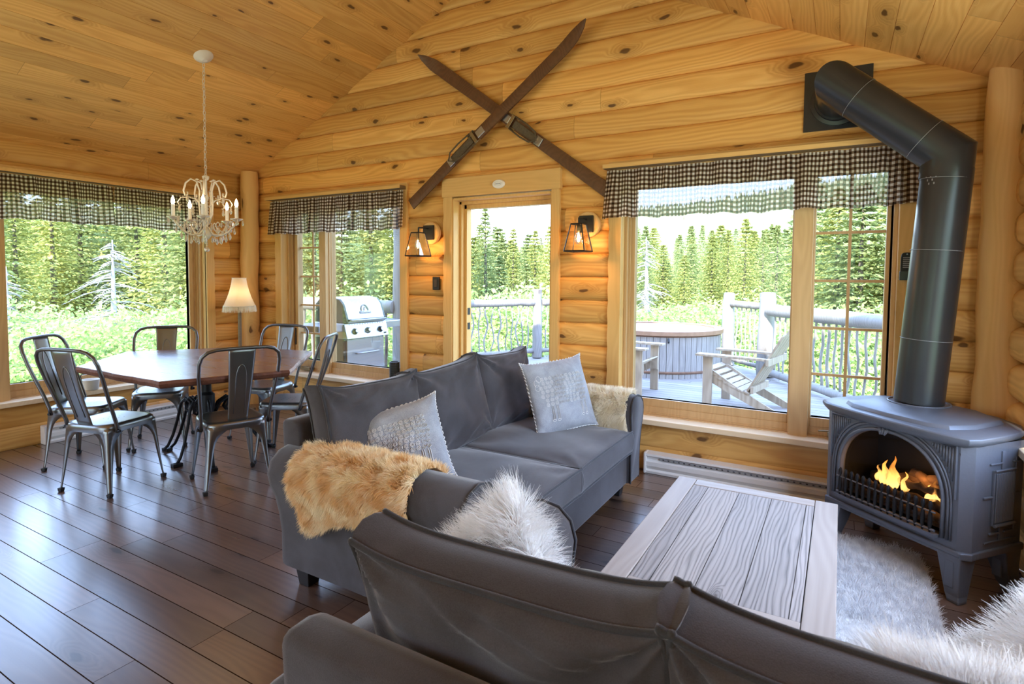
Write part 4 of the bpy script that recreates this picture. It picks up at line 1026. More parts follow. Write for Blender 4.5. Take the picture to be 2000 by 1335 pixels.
th = thing('fluffy_throw', 'white long-haired sheepskin throw over the right end of the small sofa', 'throw', (.33, 1.19, .715))
def thr(u, v):     # u across x, v along y ; drapes over the back cushion, down to the seat and over the arm
    x = -.25+u*.55; y = -.27+v*.68
    z = .10-.32*max(0, min(1, (y+.18)/.30))*(1-.75*max(0, min(1, (x+.08)/.18))) + .02*mnoise.noise((x*6, y*6, 0))
    if x > .10: z -= (x-.10)**2*2.5
    return Vector((x, y, z))
g = G(); g.grid(lambda u, v: tuple(thr(u, v)), 24, 30); g.build('hide', M_furw, th, smooth=True)
r_ = random.Random(8); P, D, LL = [], [], []
for k_ in range(62000):
    u, v = r_.random(), r_.random(); p = thr(u, v); a = thr(min(1, u+.01), v)-thr(max(0, u-.01), v); b_ = thr(u, min(1, v+.01))-thr(u, max(0, v-.01)); nm = a.cross(b_).normalized()
    cl = mnoise.noise_vector((p.x*11, p.y*11, p.z*11+4)); d = nm+cl*1.0+Vector(((u-.5)*.8, (v-.4)*.8, 0))*1.0+Vector((r_.gauss(0, .15), r_.gauss(0, .15), r_.gauss(0, .15)))
    P.append(tuple(p)); D.append(tuple(d)); LL.append(.068*(.6+.6*r_.random()))
hair('long_fur', P, D, np.array(LL), .0026, M_furw, th, curl=.9, grav=.30, segs=5, seed=4)

# felt cushions with the stitched sheep
def sheep_cushion(label, loc, rot, w_, seed, backside=True):
    t = thing('sheep_cushion', label, 'cushion', loc, rot=rot)
    kw = dict(w_=w_, h_=w_, t_=.15, n=30, ear=.055, knife=True, seed=seed, wr=.004)
    g, lp = cushion(**kw); g.build('cover', M_felt, t, smooth=True)
    def srf(x, z):      # front is -y
        ax_, az_ = abs(x), abs(z); kx = 1-.055*(1-az_**4)*.9*ax_**2; kz = 1-.055*(1-ax_**4)*1.1*az_**2
        T = .15/2*max(0, (1-ax_**3.2))**.55*max(0, (1-az_**3.2))**.55
        nz = mnoise.noise((x*1.6+seed, z*1.6, -.8+seed))*.022*(1-max(ax_, az_)**6)
        return (w_/2*x*kx, -(T+nz+.0035), w_/2*z*kz)
    g = G(); r_ = random.Random(seed); R_ = .058
    rows = 7
    for j in range(rows):
        z = -.20+j*.115; half = .76-.10*abs(j-3)**1.3*.30
        k_ = int(half*2/.125)
        for i in range(k_+1):
            x = .02-half+i*.125+(j % 2)*.06
            if x > .02+half: continue
            pts = []
            for q in range(15):
                a = q*.85+r_.random()*.2; rad = R_*(.15+.85*q/14); pts.append(srf(x+rad*math.cos(a+i), z+rad*math.sin(a+i)))
            g.tube(pts, .0014, 3, caps=False)
    for x, z in ((-.80, .40), (-.72, .50), (-.80, .28)):
        g.tube([srf(x+.07*math.cos(a*.6), z+.09*math.sin(a*.6)) for a in range(11)], .0013, 3, caps=False)
    for lx in (-.50, -.36, .48, .62):
        for dx in (-.022, .022): g.tube([srf(lx+dx, z) for z in (-.27, -.36, -.45, -.54, -.62)], .0018, 3)
        g.tube([srf(lx+.045*math.cos(a*.7)-.02, -.65+.03*math.sin(a*.7)) for a in range(10)], .0018, 3)
    g.build('sheep_embroidery', M_feltedge, t)
    g = G(); loop = lp[1]; n_ = len(loop); pts = []
    for i in range(n_*3):
        p = loop[(i//3) % n_].lerp(loop[(i//3+1) % n_], (i % 3)/3); c = Vector((p.x, 0, p.z)).normalized(); pts.append(p+c*.004*math.sin(i*1.9)+Vector((0, .005*math.cos(i*1.9), 0)))
    g.tube(pts, .0034, 5, closed=True); g.build('blanket_stitch', M_feltedge, t, smooth=True)
    return t
sheep_cushion('grey felt sheep cushion upright at the far end of the long sofa', (-1.50, 3.19, .665), (math.radians(-20), math.radians(-4), math.radians(62)), .455, 4)
sheep_cushion('grey felt sheep cushion tilted behind the golden sheepskin', (-1.72, 1.98, .615), (math.radians(-26), math.radians(-16), math.radians(38)), .40, 9)

# ------------------------------------------------------------------ coffee table and rug
ct = thing('coffee_table', 'low weathered barn-board coffee table with dark metal corners', 'coffee table', (-.322, 2.24, 0))
X2, Y2, ZT_ = .338, .55, .43
for sx_ in (-1, 1):
    g = G(); g.bb((sx_*X2-(0 if sx_ < 0 else .085), -Y2, ZT_-.035), (sx_*X2+(.085 if sx_ < 0 else 0), Y2, ZT_)); g.build('side_rail', M_barnf, ct, bevel=.003)
for sy_ in (-1, 1):
    g = G(); g.bb((-X2+.087, sy_*Y2-(0 if sy_ < 0 else .075), ZT_-.035), (X2-.087, sy_*Y2+(.075 if sy_ < 0 else 0), ZT_-.001)); g.build('end_rail', M_barnx, ct, bevel=.003)
g = G(); g.bb((-X2+.088, -Y2+.077, ZT_-.03), (X2-.088, Y2-.077, ZT_-.003)); g.build('top_boards', M_barn, ct)
g = G(); g.bb((-X2+.008, -Y2+.008, ZT_-.05), (X2-.008, Y2-.008, ZT_-.036)); g.build('metal_band', M_black, ct)
for sy_ in (-1, 1):
    g = G(); g.bb((-X2+.02, sy_*(Y2-.02)-.012, .27), (X2-.02, sy_*(Y2-.02)+.012, ZT_-.05)); g.build('apron', M_barnx, ct, bevel=.002)
for sx_ in (-1, 1):
    g = G(); g.bb((sx_*(X2-.02)-.012, -Y2+.03, .27), (sx_*(X2-.02)+.012, Y2-.03, ZT_-.05)); g.build('apron', M_barnf, ct, bevel=.002)
    for sy_ in (-1, 1):
        g = G(); g.box((sx_*(X2-.05), sy_*(Y2-.05), .192), (.075, .075, .384)); g.build('leg', M_barnf, ct, bevel=.004)
        g = G(); g.bb((sx_*X2-(.0 if sx_ < 0 else .055), sy_*Y2-(.0 if sy_ < 0 else .004), ZT_-.052), (sx_*X2+(.055 if sx_ < 0 else 0), sy_*Y2+(.004 if sy_ < 0 else 0), ZT_-.034)); g.build('corner_plate', M_black, ct)

rug = thing('shag_rug', 'white shaggy rug on the floor under the coffee table', 'rug', (-.05, 2.70, 0.001))
def inrug(x, y, hx=.44, hy=.765, r=.13):
    dx, dy = abs(x)-(hx-r), abs(y)-(hy-r)
    if dx > 0 and dy > 0: return math.hypot(dx, dy) < r
    return abs(x) < hx and abs(y) < hy
poly = [(.43*spow(math.cos(a), .35), .755*spow(math.sin(a), .35)) for a in [2*PI*i/48 for i in range(48)]]
g = G(); g.prism(poly, 0, .012); g.build('backing', M_rug, rug)
r_ = random.Random(5); P, D, LL = [], [], []
while len(P) < 60000:
    x, y = r_.uniform(-.44, .44), r_.uniform(-.765, .765)
    if not inrug(x, y) or (x < .18 and y < -.05 and r_.random() < .8): continue
    cl = mnoise.noise_vector((x*22, y*22, 0)); P.append((x, y, .010)); D.append((cl.x*1.1+r_.gauss(0, .25), cl.y*1.1+r_.gauss(0, .25), .8)); LL.append(.042*(.7+.5*r_.random()))
hair('pile', P, D, np.array(LL), .0030, M_rug, rug, curl=.5, grav=.35, seed=6)['kind'] = 'stuff'

# ================================================================== dining corner
dt = thing('dining_table', 'six-sided dark plank dining table on a black iron pedestal', 'dining table', (-4.12, 2.53, 0))
PT = [(-4.545, 1.865), (-3.505, 1.86), (-3.205, 2.55), (-3.86, 3.30), (-4.60, 3.15), (-5.10, 2.45)]
rr = random.Random(4); ring = []; kinds = []
for i in range(6):
    a, b_ = Vector(PT[i]), Vector(PT[(i+1) % 6]); m = 14; nrm = Vector(((b_-a).y, -(b_-a).x)).normalized()
    for q in range(m):
        p = a.lerp(b_, q/m)+nrm*(rr.uniform(-.007, .007) if q else 0); ring.append((p.x+4.12, p.y-2.53)); kinds.append(1 if i == 2 else 2)
g = G(); n = len(ring)
def rg(z, k_): return [(x*k_, y*k_, z) for x, y in ring]
R4 = [rg(.712, .975), rg(.722, .992), rg(.742, 1.004), rg(.756, .999), rg(.760, .994)]
for r_0 in R4: g.v += r_0
for k_ in range(4):
    for q in range(n): g.f.append((k_*n+q, k_*n+(q+1) % n, (k_+1)*n+(q+1) % n, (k_+1)*n+q)); g.m.append(kinds[q])
g.f.append(tuple(4*n+q for q in range(n))); g.m.append(0); g.f.append(tuple(range(n-1, -1, -1))); g.m.append(2)
g.build('tabletop', [M_table, M_edge, M_edge_d], dt)
g = G(); g.lathe([(.16, .700), (.16, .712), (.05, .712), (.045, .700)], 24); g.lathe([(.034, .30), (.034, .70)], 18); g.lathe([(.034, .30), (.055, .32), (.055, .50), (.034, .52)], 18); g.lathe([(.014, .04), (.03, .30)], 14); g.build('pedestal', M_iron, dt, smooth=True, auto=40)
for ang, rad in ((185, .48), (335, .31), (75, .46), (262, .22)):
    a = math.radians(ang); c, s_ = math.cos(a), math.sin(a)
    for off in (-.028, .028) if rad > .4 else (0,):
        prof = [(.05, .36), (.09, .43), (.15, .465), (.20, .43), (.20, .37), (.155, .35), (.13, .39), (.15, .43), (.20, .455), (.255, .41), (.30, .28), (.36, .15), (.42, .06), (.47, .022)]
        k_ = rad/.48
        g = G(); g.tube([(r*k_*c-off*s_, r*k_*s_+off*c, z) for r, z in prof], .011, 8); lg = g.build('scroll_leg', M_iron, dt, smooth=True)
    g = G(); g.box((rad*.99*c, rad*.99*s_, .013), (.07, .05, .026), rz=a); g.build('foot', M_iron, lg, bevel=.006)

def make_chair():
    t = thing('dining_chair')
    rw, ry, fw_, fy = .209, -.195, .205, .218
    def sq(w0, y0, y1, z, p=.42, n=40, yb=0):
        return [((w0)*spow(math.cos(a), p), (y0+y1)/2+(y1-y0)/2*spow(math.sin(a), p), z) for a in [2*PI*i/n for i in range(n)]]
    g = G(); g.layers([sq(.186, -.184, .196, .398), sq(.190, -.188, .200, .420), sq(.187, -.185, .197, .440), sq(.178, -.176, .188, .449), sq(.160, -.158, .170, .450), sq(.12, -.12, .13, .446)]); s = g.build('seat', M_gun, t, smooth=True, auto=60)
    g = G()
    for i in range(3):
        for j in range(3): g.lathe([(.0, 0), (.004, 0), (.0, .0006)], 8, Matrix.Translation((-.04+i*.04, -.04+j*.04+.02, .4464)))
    g.build('seat_holes', M_black, s)
    for sx_ in (-1, 1):
        for (fx, fyy, ty) in ((rw*sx_, ry, -.170), (fw_*sx_, fy, .182)):
            tx = .172*sx_; N = 16; sy_ = -1 if fyy < 0 else 1; vs_ = []
            for i in range(N+1):
                z = .012+(.425-.012)*i/N; q = i/N
                bx = fx+(tx-fx)*q**.8; by = fyy+(ty-fyy)*q**.8
                wd = .017+.034*q**1.2; k_ = max(0, (z-.27)/.155); arch_ = k_**3.2
                wx = wd+(abs(tx)-wd)*arch_; wy = wd+((.176)-wd)*arch_
                vs_ += [(bx-sx_*wx, by, z), (bx-sx_*.010, by, z), (bx, by-sy_*.010, z), (bx, by-sy_*wy, z)]
            g = G(); g.add(vs_, [(i*4+k_, i*4+k_+1, i*4+k_+5, i*4+k_+4) for i in range(N) for k_ in range(3)])
            l = g.build('leg', M_gun, t, smooth=True, solid=.004, auto=50)
            g = G(); g.box((fx-sx_*.008, fyy-sy_*.008, .012), (.030, .030, .024), taper=.8); g.build('rubber_foot', M_rubber, l, bevel=.003)
    half = [(-.207, -.128, .400), (-.209, -.135, .45), (-.214, -.165, .54), (-.226, -.205, .65), (-.238, -.243, .76), (-.240, -.272, .845), (-.228, -.290, .893), (-.196, -.302, .922), (-.15, -.308, .934), (-.08, -.311, .938), (0, -.312, .938)]
    loop = half+[(-x, y, z) for x, y, z in half[-2::-1]]
    g = G(); g.tube(loop, .0115, 10); lp_ = g.build('back_loop', M_gun2, t, smooth=True)
    g = G()
    for sx_ in (-1, 1): g.tube([(sx_*.196, -.130, .412), (sx_*.228, -.130, .412)], .009, 8)
    g.build('bolt', M_iron, lp_)
    def pan(u, v):
        z = .448+(.934-.448)*v; y = -.172-.135*v**1.05-.012*math.sin(v*PI); w_ = .060+.022*v
        return ((u-.5)*2*w_, y-.006*(1-(2*u-1)**4), z)
    g = G(); g.grid(pan, 13, 20); p = g.build('back_panel', M_gun, t, smooth=True, solid=.003)
    g = G(); pts = []
    for i in range(25):
        a = PI*i/24; pts.append((-.032*math.cos(a), .70+.13*math.sin(a)**.8 if 0 < i < 24 else .70))
    pts = [(-.032, .50)]+pts+[(.032, .50)]
    g.tube([(x, pan(.5+x/.16, (z-.448)/.486)[1]-.002, z) for x, z in pts], .0035, 6); g.tube([(x, pan(.5+x/.16, (z-.448)/.486)[1]+.003, z) for x, z in pts], .0035, 6); g.build('embossed_arch', M_gun, p, smooth=True)
    return t
chair0 = make_chair()
CH = [(-4.159, 1.897, 104.9, 'gunmetal metal dining chair at the front left, its back against the table corner nearest the floor planks'),
      (-3.552, 2.344, 160.7, 'gunmetal metal dining chair seen squarely from behind, nearest the long sofa back'),
      (-4.825, 2.051, 38.1, 'gunmetal metal dining chair leftmost at the table, beside the left window sill'),
      (-4.885, 2.61, -38, 'gunmetal metal dining chair facing the camera behind the table, in front of the left window'),
      (-4.345, 3.20, -75, 'metal dining chair at the far side of the table, in front of the narrow window'),
      (-3.66, 2.925, 213, 'metal dining chair seen sideways at the right end of the table near the sofa')]
LB = ['metal dining chair at the front left corner of the table, its dark back towards us', CH[1][3], CH[2][3], CH[3][3], CH[4][3], CH[5][3]]
for i, (x, y, a, lab) in enumerate(CH):
    c = chair0 if i == 0 else copy_tree(chair0)
    c.location = (x, y, .0005); c.rotation_euler = (0, 0, math.radians(a-90)); tag(c, LB[i], 'chair', 'metal chairs around the dining table')

# chandelier
ch = thing('chandelier', 'small crystal chandelier with candle bulbs over the dining table', 'chandelier', (-4.328, 2.685, 1.83))
zc = RZ-(RX+4.328)*SL-1.83
g = G(); Mx = Matrix.Translation((0, 0, zc+.006)) @ Matrix.Rotation(-math.atan(SL), 4, 'Y')
g.lathe([(0, -.052), (.018, -.050), (.022, -.042), (.040, -.036), (.046, -.028), (.060, -.022), (.070, -.010), (.072, .0), (0, .0)], 32, Mx); g.build('canopy', M_cream, ch, smooth=True, auto=50)
g = G(); z = .345; k_ = 0; ztop = zc-.05
while z < ztop:
    ax_ = k_ % 2; pts = []
    for i in range(12):
        a = 2*PI*i/12; r1, r2 = .0085, .019; p = (r1*math.cos(a), 0, r2*math.sin(a)) if ax_ else (0, r1*math.cos(a), r2*math.sin(a)); pts.append((p[0]+.003*math.sin(k_), p[1], p[2]+z))
    g.tube(pts, .0024, 5, closed=True); z += .030; k_ += 1
g.build('chain', M_cream, ch, smooth=True)
g = G(); g.lathe([(0, -.16), (.012, -.155), (.030, -.13), (.034, -.11), (.018, -.085), (.012, -.05), (.022, -.02), (.014, .02), (.010, .14), (.020, .17), (.010, .20), (.008, .30), (.022, .315), (.026, .335), (.008, .345), (0, .35)], 18); g.build('stem', M_cream, ch, smooth=True)
va = math.radians(30)   # towards the camera's right
dm = bpy.data.meshes.new('crystal_drop'); 
def crystal_obj(par, loc, s_=1.0, first=[None]):
    if first[0] is None:
        g = G(); g.lathe([(0, .022), (.0035, .016), (.009, -.004), (.006, -.014), (0, -.022)], 6); first[0] = g.build('crystal_drop', M_crys, par); o_ = first[0]
    else:
        o_ = first[0].copy(); COL.objects.link(o_); o_.parent = par
    o_.location = loc; o_.scale = (s_, s_, s_*1.15); return o_
for k_ in range(5):
    a = math.radians(-60+95+72*k_)+0; c, s_ = math.cos(a), math.sin(a)
    def P3(r, z): return (r*c, r*s_, z)
    ar = None
    g = G(); g.tube([P3(*q) for q in ((.012, -.06), (.05, -.115), (.11, -.125), (.165, -.095), (.205, -.05), (.228, -.012))], .0075, 8)
    g.tube([P3(*q) for q in ((.095, -.05), (.10, -.03), (.085, -.02), (.07, -.035), (.08, -.07), (.11, -.09), (.13, -.105))], .005, 6); ar = g.build('arm', M_cream, ch, smooth=True)
    g = G(); g.tube([P3(*q) for q in ((.018, -.03), (.045, .04), (.050, .12), (.045, .22), (.065, .29), (.105, .305), (.14, .27), (.155, .21), (.145, .175), (.128, .185), (.130, .205))], .0065, 8); g.build('upper_scroll', M_cream, ch, smooth=True)
    g = G(); g.lathe([(.008, -.02), (.030, -.006), (.046, .004), (.048, .010), (.030, .006), (.012, .010), (.012, .018), (0, .018)], 16, Matrix.Translation(P3(.228, .0))); pn = g.build('drip_pan', M_crys, ar, smooth=True)
    g = G(); g.lathe([(.0135, .012), (.0135, .098), (.011, .100), (0, .100)], 14, Matrix.Translation(P3(.228, 0))); g.build('candle_sleeve', M_white, ar, smooth=True, auto=40)
    g = G(); g.lathe([(.007, .10), (.0135, .116), (.013, .132), (.006, .155), (0, .168)], 12, Matrix.Translation(P3(.228, 0))); g.build('candle_bulb', M_bulb, ar, smooth=True)
    g = G()
    for q in range(9):
        f = q/8; x = .15+(.03-.15)*f; z = .20+.02*f-.05*math.sin(PI*f); g.lathe([(0, -.006), (.006, 0), (0, .006)], 8, Matrix.Translation(P3(x, z)))
    g.build('bead_strand', M_crys, ch)
    g = G(); g.tube([P3(*q) for q in ((.03, .10), (.07, .15), (.12, .165), (.175, .155), (.195, .12), (.185, .095), (.17, .105))], .0045, 6); g.lathe([(0, -.008), (.016, 0), (0, .010)], 8, Matrix.Translation(P3(.06, .305))); g.build('leaf_scroll', M_cream, ch, smooth=True)
    a9 = a+2*PI/5; pA, pB = Vector(P3(.20, .0)), Vector((.20*math.cos(a9), .20*math.sin(a9), 0)); g = G()
    for q in range(13):
        f = q/12; p_ = pA.lerp(pB, f); g.lathe([(0, -.0065), (.0065, 0), (0, .0065)], 8, Matrix.Translation((p_.x, p_.y, -.06*math.sin(PI*f))))
        if q in (3, 6, 9): crystal_obj(ch, (p_.x, p_.y, -.06*math.sin(PI*f)-.03), 1.0)
    g.build('bead_strand', M_crys, ch)
    crystal_obj(ch, P3(.185, .07), 1.2); crystal_obj(ar, P3(.145, -.15), 1.2); crystal_obj(ar, P3(.21, -.09), 1.1)
    crystal_obj(ar, P3(.130, .155), 1.25)
    for q in range(4):
        b_ = a+q*PI/2+.5; crystal_obj(ar, (.228*c+.044*math.cos(b_), .228*s_+.044*math.sin(b_), -.022))
    crystal_obj(ar, P3(.175, -.13), 1.2); crystal_obj(ar, P3(.11, -.165), 1.2); crystal_obj(ar, P3(.06, -.155), 1.0)
    light('candle_glow', 'POINT', (-4.328+.228*c, 2.685+.228*s_, 1.83+.14), (0, 0, 0), 1.2, (1, .66, .34), shadow_soft_size=.014)
g = G()
for q in range(5): g.lathe([(0, -.007), (.007, 0), (0, .007)], 8, Matrix.Translation((0, 0, -.165-.010*q)))
g.build('bead_strand', M_crys, ch)
g = G(); g.lathe([(.019*math.sin(PI*i/10), -.235-.019*math.cos(PI*i/10)) for i in range(11)], 16); g.build('glass_ball', M_crys, ch, smooth=True)

# floor lamp
fl = thing('floor_lamp', 'slim floor lamp with a fringed cream shade in the corner by the peeled log post', 'floor lamp', (-5.36, 3.66, 0))
g = G(); g.lathe([(0, 0), (.14, 0), (.14, .015), (.10, .03), (.02, .045), (0, .045)], 32); g.build('base', M_cornice, fl, smooth=True, auto=40)
g = G(); g.bb((-.013, -.013, .04), (.013, .013, 1.12)); g.build('pole', M_cornice, fl, bevel=.003)
N = 40; prof = [(.150, 1.075), (.137, 1.11), (.112, 1.17), (.090, 1.24), (.074, 1.31), (.066, 1.365)]
g = G(); g.layers([[(r*(1-.035*math.cos(8*2*PI*k_/N)*(1)), 0, 0) for k_ in range(N)] for r, z in prof] if False else [[(r*(1+.02*math.cos(8*2*PI*k_/N))*math.cos(2*PI*k_/N), r*(1+.02*math.cos(8*2*PI*k_/N))*math.sin(2*PI*k_/N), z) for k_ in range(N)] for r, z in prof], caps=False); shd = g.build('lamp_shade', M_shade, fl, smooth=True, auto=50)
r_ = random.Random(2); P, D = [], []
for k_ in range(900):
    a = r_.random()*2*PI; P.append((.152*math.cos(a), .152*math.sin(a), 1.085-.01*r_.random())); D.append((.1*math.cos(a), .1*math.sin(a), -1))
hair('fringe', P, D, .062, .0045, M_furc, shd, curl=.25, grav=.3, seed=3)
for zz, r in ((1.365, .067), (1.078, .152)):
    g = G(); g.tube([(r*math.cos(2*PI*q/36), r*math.sin(2*PI*q/36), zz) for q in range(36)], .004, 6, closed=True); g.build('shade_trim', M_furc, shd)
g = G(); g.lathe([(.012, 1.11), (.014, 1.16), (.028, 1.20), (.028, 1.225), (.012, 1.25), (0, 1.252)], 14); g.build('lamp_bulb', emis('lamp_bulb', (1, .72, .42), 9), fl, smooth=True)
light('lamp_glow', 'POINT', (-5.36, 3.66, 1.215), (0, 0, 0), 3.0, (1, .66, .34), shadow_soft_size=.03)

# things on the sills
sp = thing('small_planter', 'white enamel pot with a dark wire handle on the left window sill', 'pot', (XL-.0+.035, 2.42, .392))
g = G(); g.lathe([(.050, 0), (.056, .004), (.066, .085), (.070, .09), (.063, .09), (.052, .01), (0, .01)], 28); g.build('pot', M_white, sp, smooth=True, auto=50)
g = G(); g.tube([(0, -.068, .075), (0, -.075, .13), (0, -.04, .185), (0, .02, .195), (0, .066, .15), (0, .068, .075)], .004, 6); g.tube([(.01, -.02, .185), (.03, .03, .19), (.02, .06, .175)], .011, 6); g.build('wire_handle', M_iron, sp, smooth=True)
cn = thing('black_cylinder', 'black fabric-covered cylinder standing on the sill of the narrow window', 'speaker', (-3.575, 4.005, .39))
g = G(); g.lathe([(0, 0), (.044, 0), (.046, .004), (.046, .205), (.043, .212), (.036, .214), (.034, .208), (0, .206)], 32); g.build('body', M_black, cn, smooth=True, auto=40)
g = G()
for i in range(20): g.tube([(.0468*math.cos(2*PI*k_/32), .0468*math.sin(2*PI*k_/32), .012+i*.0095) for k_ in range(32)], .0016, 4, closed=True)
g.build('ribs', M_grilld, cn)
# sill end of a side window on the log wall at the right
g = G(); g.bb((.70, 2.2, .62), (.80, 3.40, .655)); struct('trim_3', g, M_sillY, bevel=.004)

# ================================================================== OUTDOORS
DZ = -.10
def at(px, py, d): return cam.matrix_world.translation+d*(fw+rt*(px-1000)/1111.01+up*(594.553-py)/1111.01)
DK = [(-8.2, 4.22), (2.6, 4.22), (2.6, 4.75), (1.95, 4.9), (.50, 7.35), (-.85, 9.60), (-1.70, 10.6), (-4.2, 11.0), (-4.95, 9.45), (-6.05, 7.0), (-8.2, 6.3)]
g = G(); g.prism(DK[::-1] if False else DK, DZ-.12, DZ); struct('deck', g, M_deck)
def log(g, a, b_, r0_, r1_, seed, n=14, wob=.012):
    A, B = Vector(a), Vector(b_); rr = random.Random(seed); pts = []; R = []
    for i in range(n+1):
        pts.append(A.lerp(B, i/n)+Vector((rr.uniform(-wob, wob), rr.uniform(-wob, wob), rr.uniform(-wob, wob)))*.6); R.append((r0_+(r1_-r0_)*i/n)*(1+rr.uniform(-.05, .05)))
    R = [R[0]*.8]+R+[R[-1]*.8]; pts = [pts[0]-(B-A).normalized()*.012]+pts+[pts[-1]+(B-A).normalized()*.012]
    g.tube(pts, R, 14)
def post(label, x, y, r, h_, seed):
    g = G(); log(g, (x, y, DZ+.02), (x, y, DZ+h_), r*1.12, r*.92, seed, 8, .008); o_ = g.build('log_post', M_greyw, None, smooth=True, auto=50); tag(o_, label, 'post')
def railing(label, a, b_, zt_, zl, r, sp_=.14, seed=0, thin=.014):
    A, B = Vector((*a, 0)), Vector((*b_, 0)); L_ = (B-A).length; d = (B-A).normalized(); t = thing('log_railing', label, 'railing', (A.x, A.y, 0), math.atan2(d.y, d.x))
    g = G(); log(g, (0, 0, zt_), (L_, 0, zt_), r*1.04, r*.94, seed, 16); g.build('top_rail', M_greyw, t, smooth=True, auto=50)
    g = G(); log(g, (0, 0, zl), (L_, 0, zl), r*.62, r*.7, seed+1, 16); g.build('bottom_rail', M_greyw, t, smooth=True, auto=50)
    rr = random.Random(seed+9); x = sp_
    while x < L_-.05:
        g = G(); ph = rr.uniform(0, 6.3); am = rr.uniform(.006, .03); pts = [(x+am*math.sin(ph+q*.9)+rr.uniform(-.004, .004)+(q-5)*rr.choice((0, 0, .004)), am*.6*math.cos(ph+q), zl+(zt_-zl)*q/10) for q in range(11)]
        g.tube(pts, [rr.uniform(thin*.8, thin*1.15)]*11, 7); g.build('baluster', M_greyw, t, smooth=True); x += sp_*rr.uniform(.8, 1.2)
    return t
post('tall grey porch post just outside the narrow window, right of the grill', -5.22, 6.02, .125, 3.6, 1)
railing('log railing behind the barbecue grill', (-8.1, 5.95), (-5.28, 5.93), .965, .02, .095, .17, 3, .022)
railing('log railing seen through the left half of the doorway', (-6.05, 6.85), (-4.86, 9.22), .93, .04, .066, .13, 5, .013)
post('short grey railing post seen through the doorway', -4.82, 9.27, .085, 1.26, 4)
railing('log railing beyond the short post in the doorway', (-4.76, 9.33), (-4.22, 10.35), .93, .04, .062, .10, 7, .013)
post('sunlit railing post beside the wooden tub, left of the gate gap', -1.66, 10.30, .10, 1.24, 8)
railing('sunlit railing between the two posts right of the tub', (-1.58, 10.22), (-1.02, 9.50), .965, .02, .055, .13, 9, .013)
post('thick grey railing post seen behind the right deck chair', -.955, 9.38, .125, 1.27, 12)
railing('heavy log railing along the right side of the deck', (-.90, 9.22), (1.90, 4.98), .93, .0, .088, .145, 13, .017)

# wooden tub
tb = thing('wooden_hot_tub', 'round grey stave hot tub with a cedar rim on the deck', 'hot tub', (-2.57, 9.25, DZ))
RT = .96; g = G(); ns = 64
for i in range(ns):
    a0, a1 = 2*PI*i/ns+.0035, 2*PI*(i+1)/ns-.0035
    P = [(RT*math.cos(a0), RT*math.sin(a0)), (RT*math.cos((a0+a1)/2)*1.001, RT*math.sin((a0+a1)/2)*1.001), (RT*math.cos(a1), RT*math.sin(a1)), ((RT-.045)*math.cos(a1), (RT-.045)*math.sin(a1)), ((RT-.045)*math.cos(a0), (RT-.045)*math.sin(a0))]
    g.prism(P, .0, .66)
g.build('staves', M_stave, tb)
g = G(); g.lathe([(RT-.06, .64), (RT+.035, .64), (RT+.038, .70), (RT+.030, .705), (RT-.10, .705), (RT-.10, .69), (RT-.06, .688)], 64); g.build('rim', M_cedar, tb, smooth=True, auto=30)
g = G(); g.lathe([(RT-.045, .12), (0, .12)], 48); g.build('tub_floor', M_cedar, tb); 
g = G(); g.lathe([(RT+.002, .615), (RT+.008, .62), (RT+.008, .636), (RT+.002, .64)], 64); g.lathe([(RT+.002, .07), (RT+.010, .075), (RT+.010, .105), (RT+.002, .11)], 64); g.build('metal_band', M_rust, tb, smooth=True)
g = G(); g.lathe([(RT-.048, .13), (RT-.046, .64)], 64); g.build('inner_lining', M_cedar, tb, smooth=True)
g = G(); a = math.radians(-66); g.tube([(RT*1.01*math.cos(a), RT*1.01*math.sin(a), .60), (RT*1.04*math.cos(a), RT*1.04*math.sin(a), .56), (RT*1.02*math.cos(a), RT*1.02*math.sin(a), .54)], .014, 6); g.build('hook', M_black, tb)

# adirondack chairs
def adirondack(label, x, y, deg):
    t = thing('adirondack_chair', label, 'chair', (x, y, DZ), math.radians(deg-90), group='wooden deck chairs'); t.scale = (1.08, 1.08, 1.08)
    # +y is the facing direction
    for sx_ in (-1, 1):
        P = [(.30, .26), (.30, .40), (.22, .41), (-.10, .22), (-.42, .06), (-.52, .0), (-.38, .0), (.0, .16), (.22, .27)]
        g = G(); g.layers([[(sx_*.245+dx, yy, z) for yy, z in P] for dx in (-.012, .012)]); g.build('side_stringer', M_adir, t)
        g = G(); g.bb((sx_*.285-.013, .20, 0), (sx_*.285+.013, .30, .555)); g.build('front_leg', M_adir, t, bevel=.003)
        g = G(); g.layers([[(sx_*.295+dx, yy, .568+dz) for dx, yy in ((-.065, .36), (.065, .36), (.07, .28), (.06, .0), (.03, -.34), (-.03, -.34), (-.05, .0))] for dz in (-.012, .012)]); g.build('armrest', M_adir, t, bevel=.003)
    for k_ in range(7):
        f = k_/6; yy = .27-.42*f; z = .405-.20*f-.025*math.sin(f*PI); g = G(); g.box((0, 0, 0), (.53, .062, .018), Matrix.Translation((0, yy, z)) @ Matrix.Rotation(math.radians(24), 4, 'X')); g.build('seat_slat', M_adir, t, bevel=.003)
    for k_ in range(5):
        g = G(); x_ = (k_-2)*.105; h_ = .80-.028*abs(k_-2)**1.8; n = 8
        pts = [(x_-.047, 0), (x_+.047, 0)]+[(x_+.047*math.cos(PI*i/n)*(1+.0), h_+.04*math.sin(PI*i/n)) for i in range(n+1)]
        Mb = Matrix.Translation((0, -.14, .19)) @ Matrix.Rotation(math.radians(30), 4, 'X')
        g.layers([[(px_*(.86+.22*pz_/h_), yy, pz_) for px_, pz_ in pts] for yy in (0, .018)], Mb); g.build('back_slat', M_adir, t)
    for (yy, z, w_) in ((-.345, .545, .68), (-.185, .24, .54)):
        g = G(); g.box((0, yy-.02, z), (w_, .03, .07)); g.build('cross_rail', M_adir, t, bevel=.003)
    return t
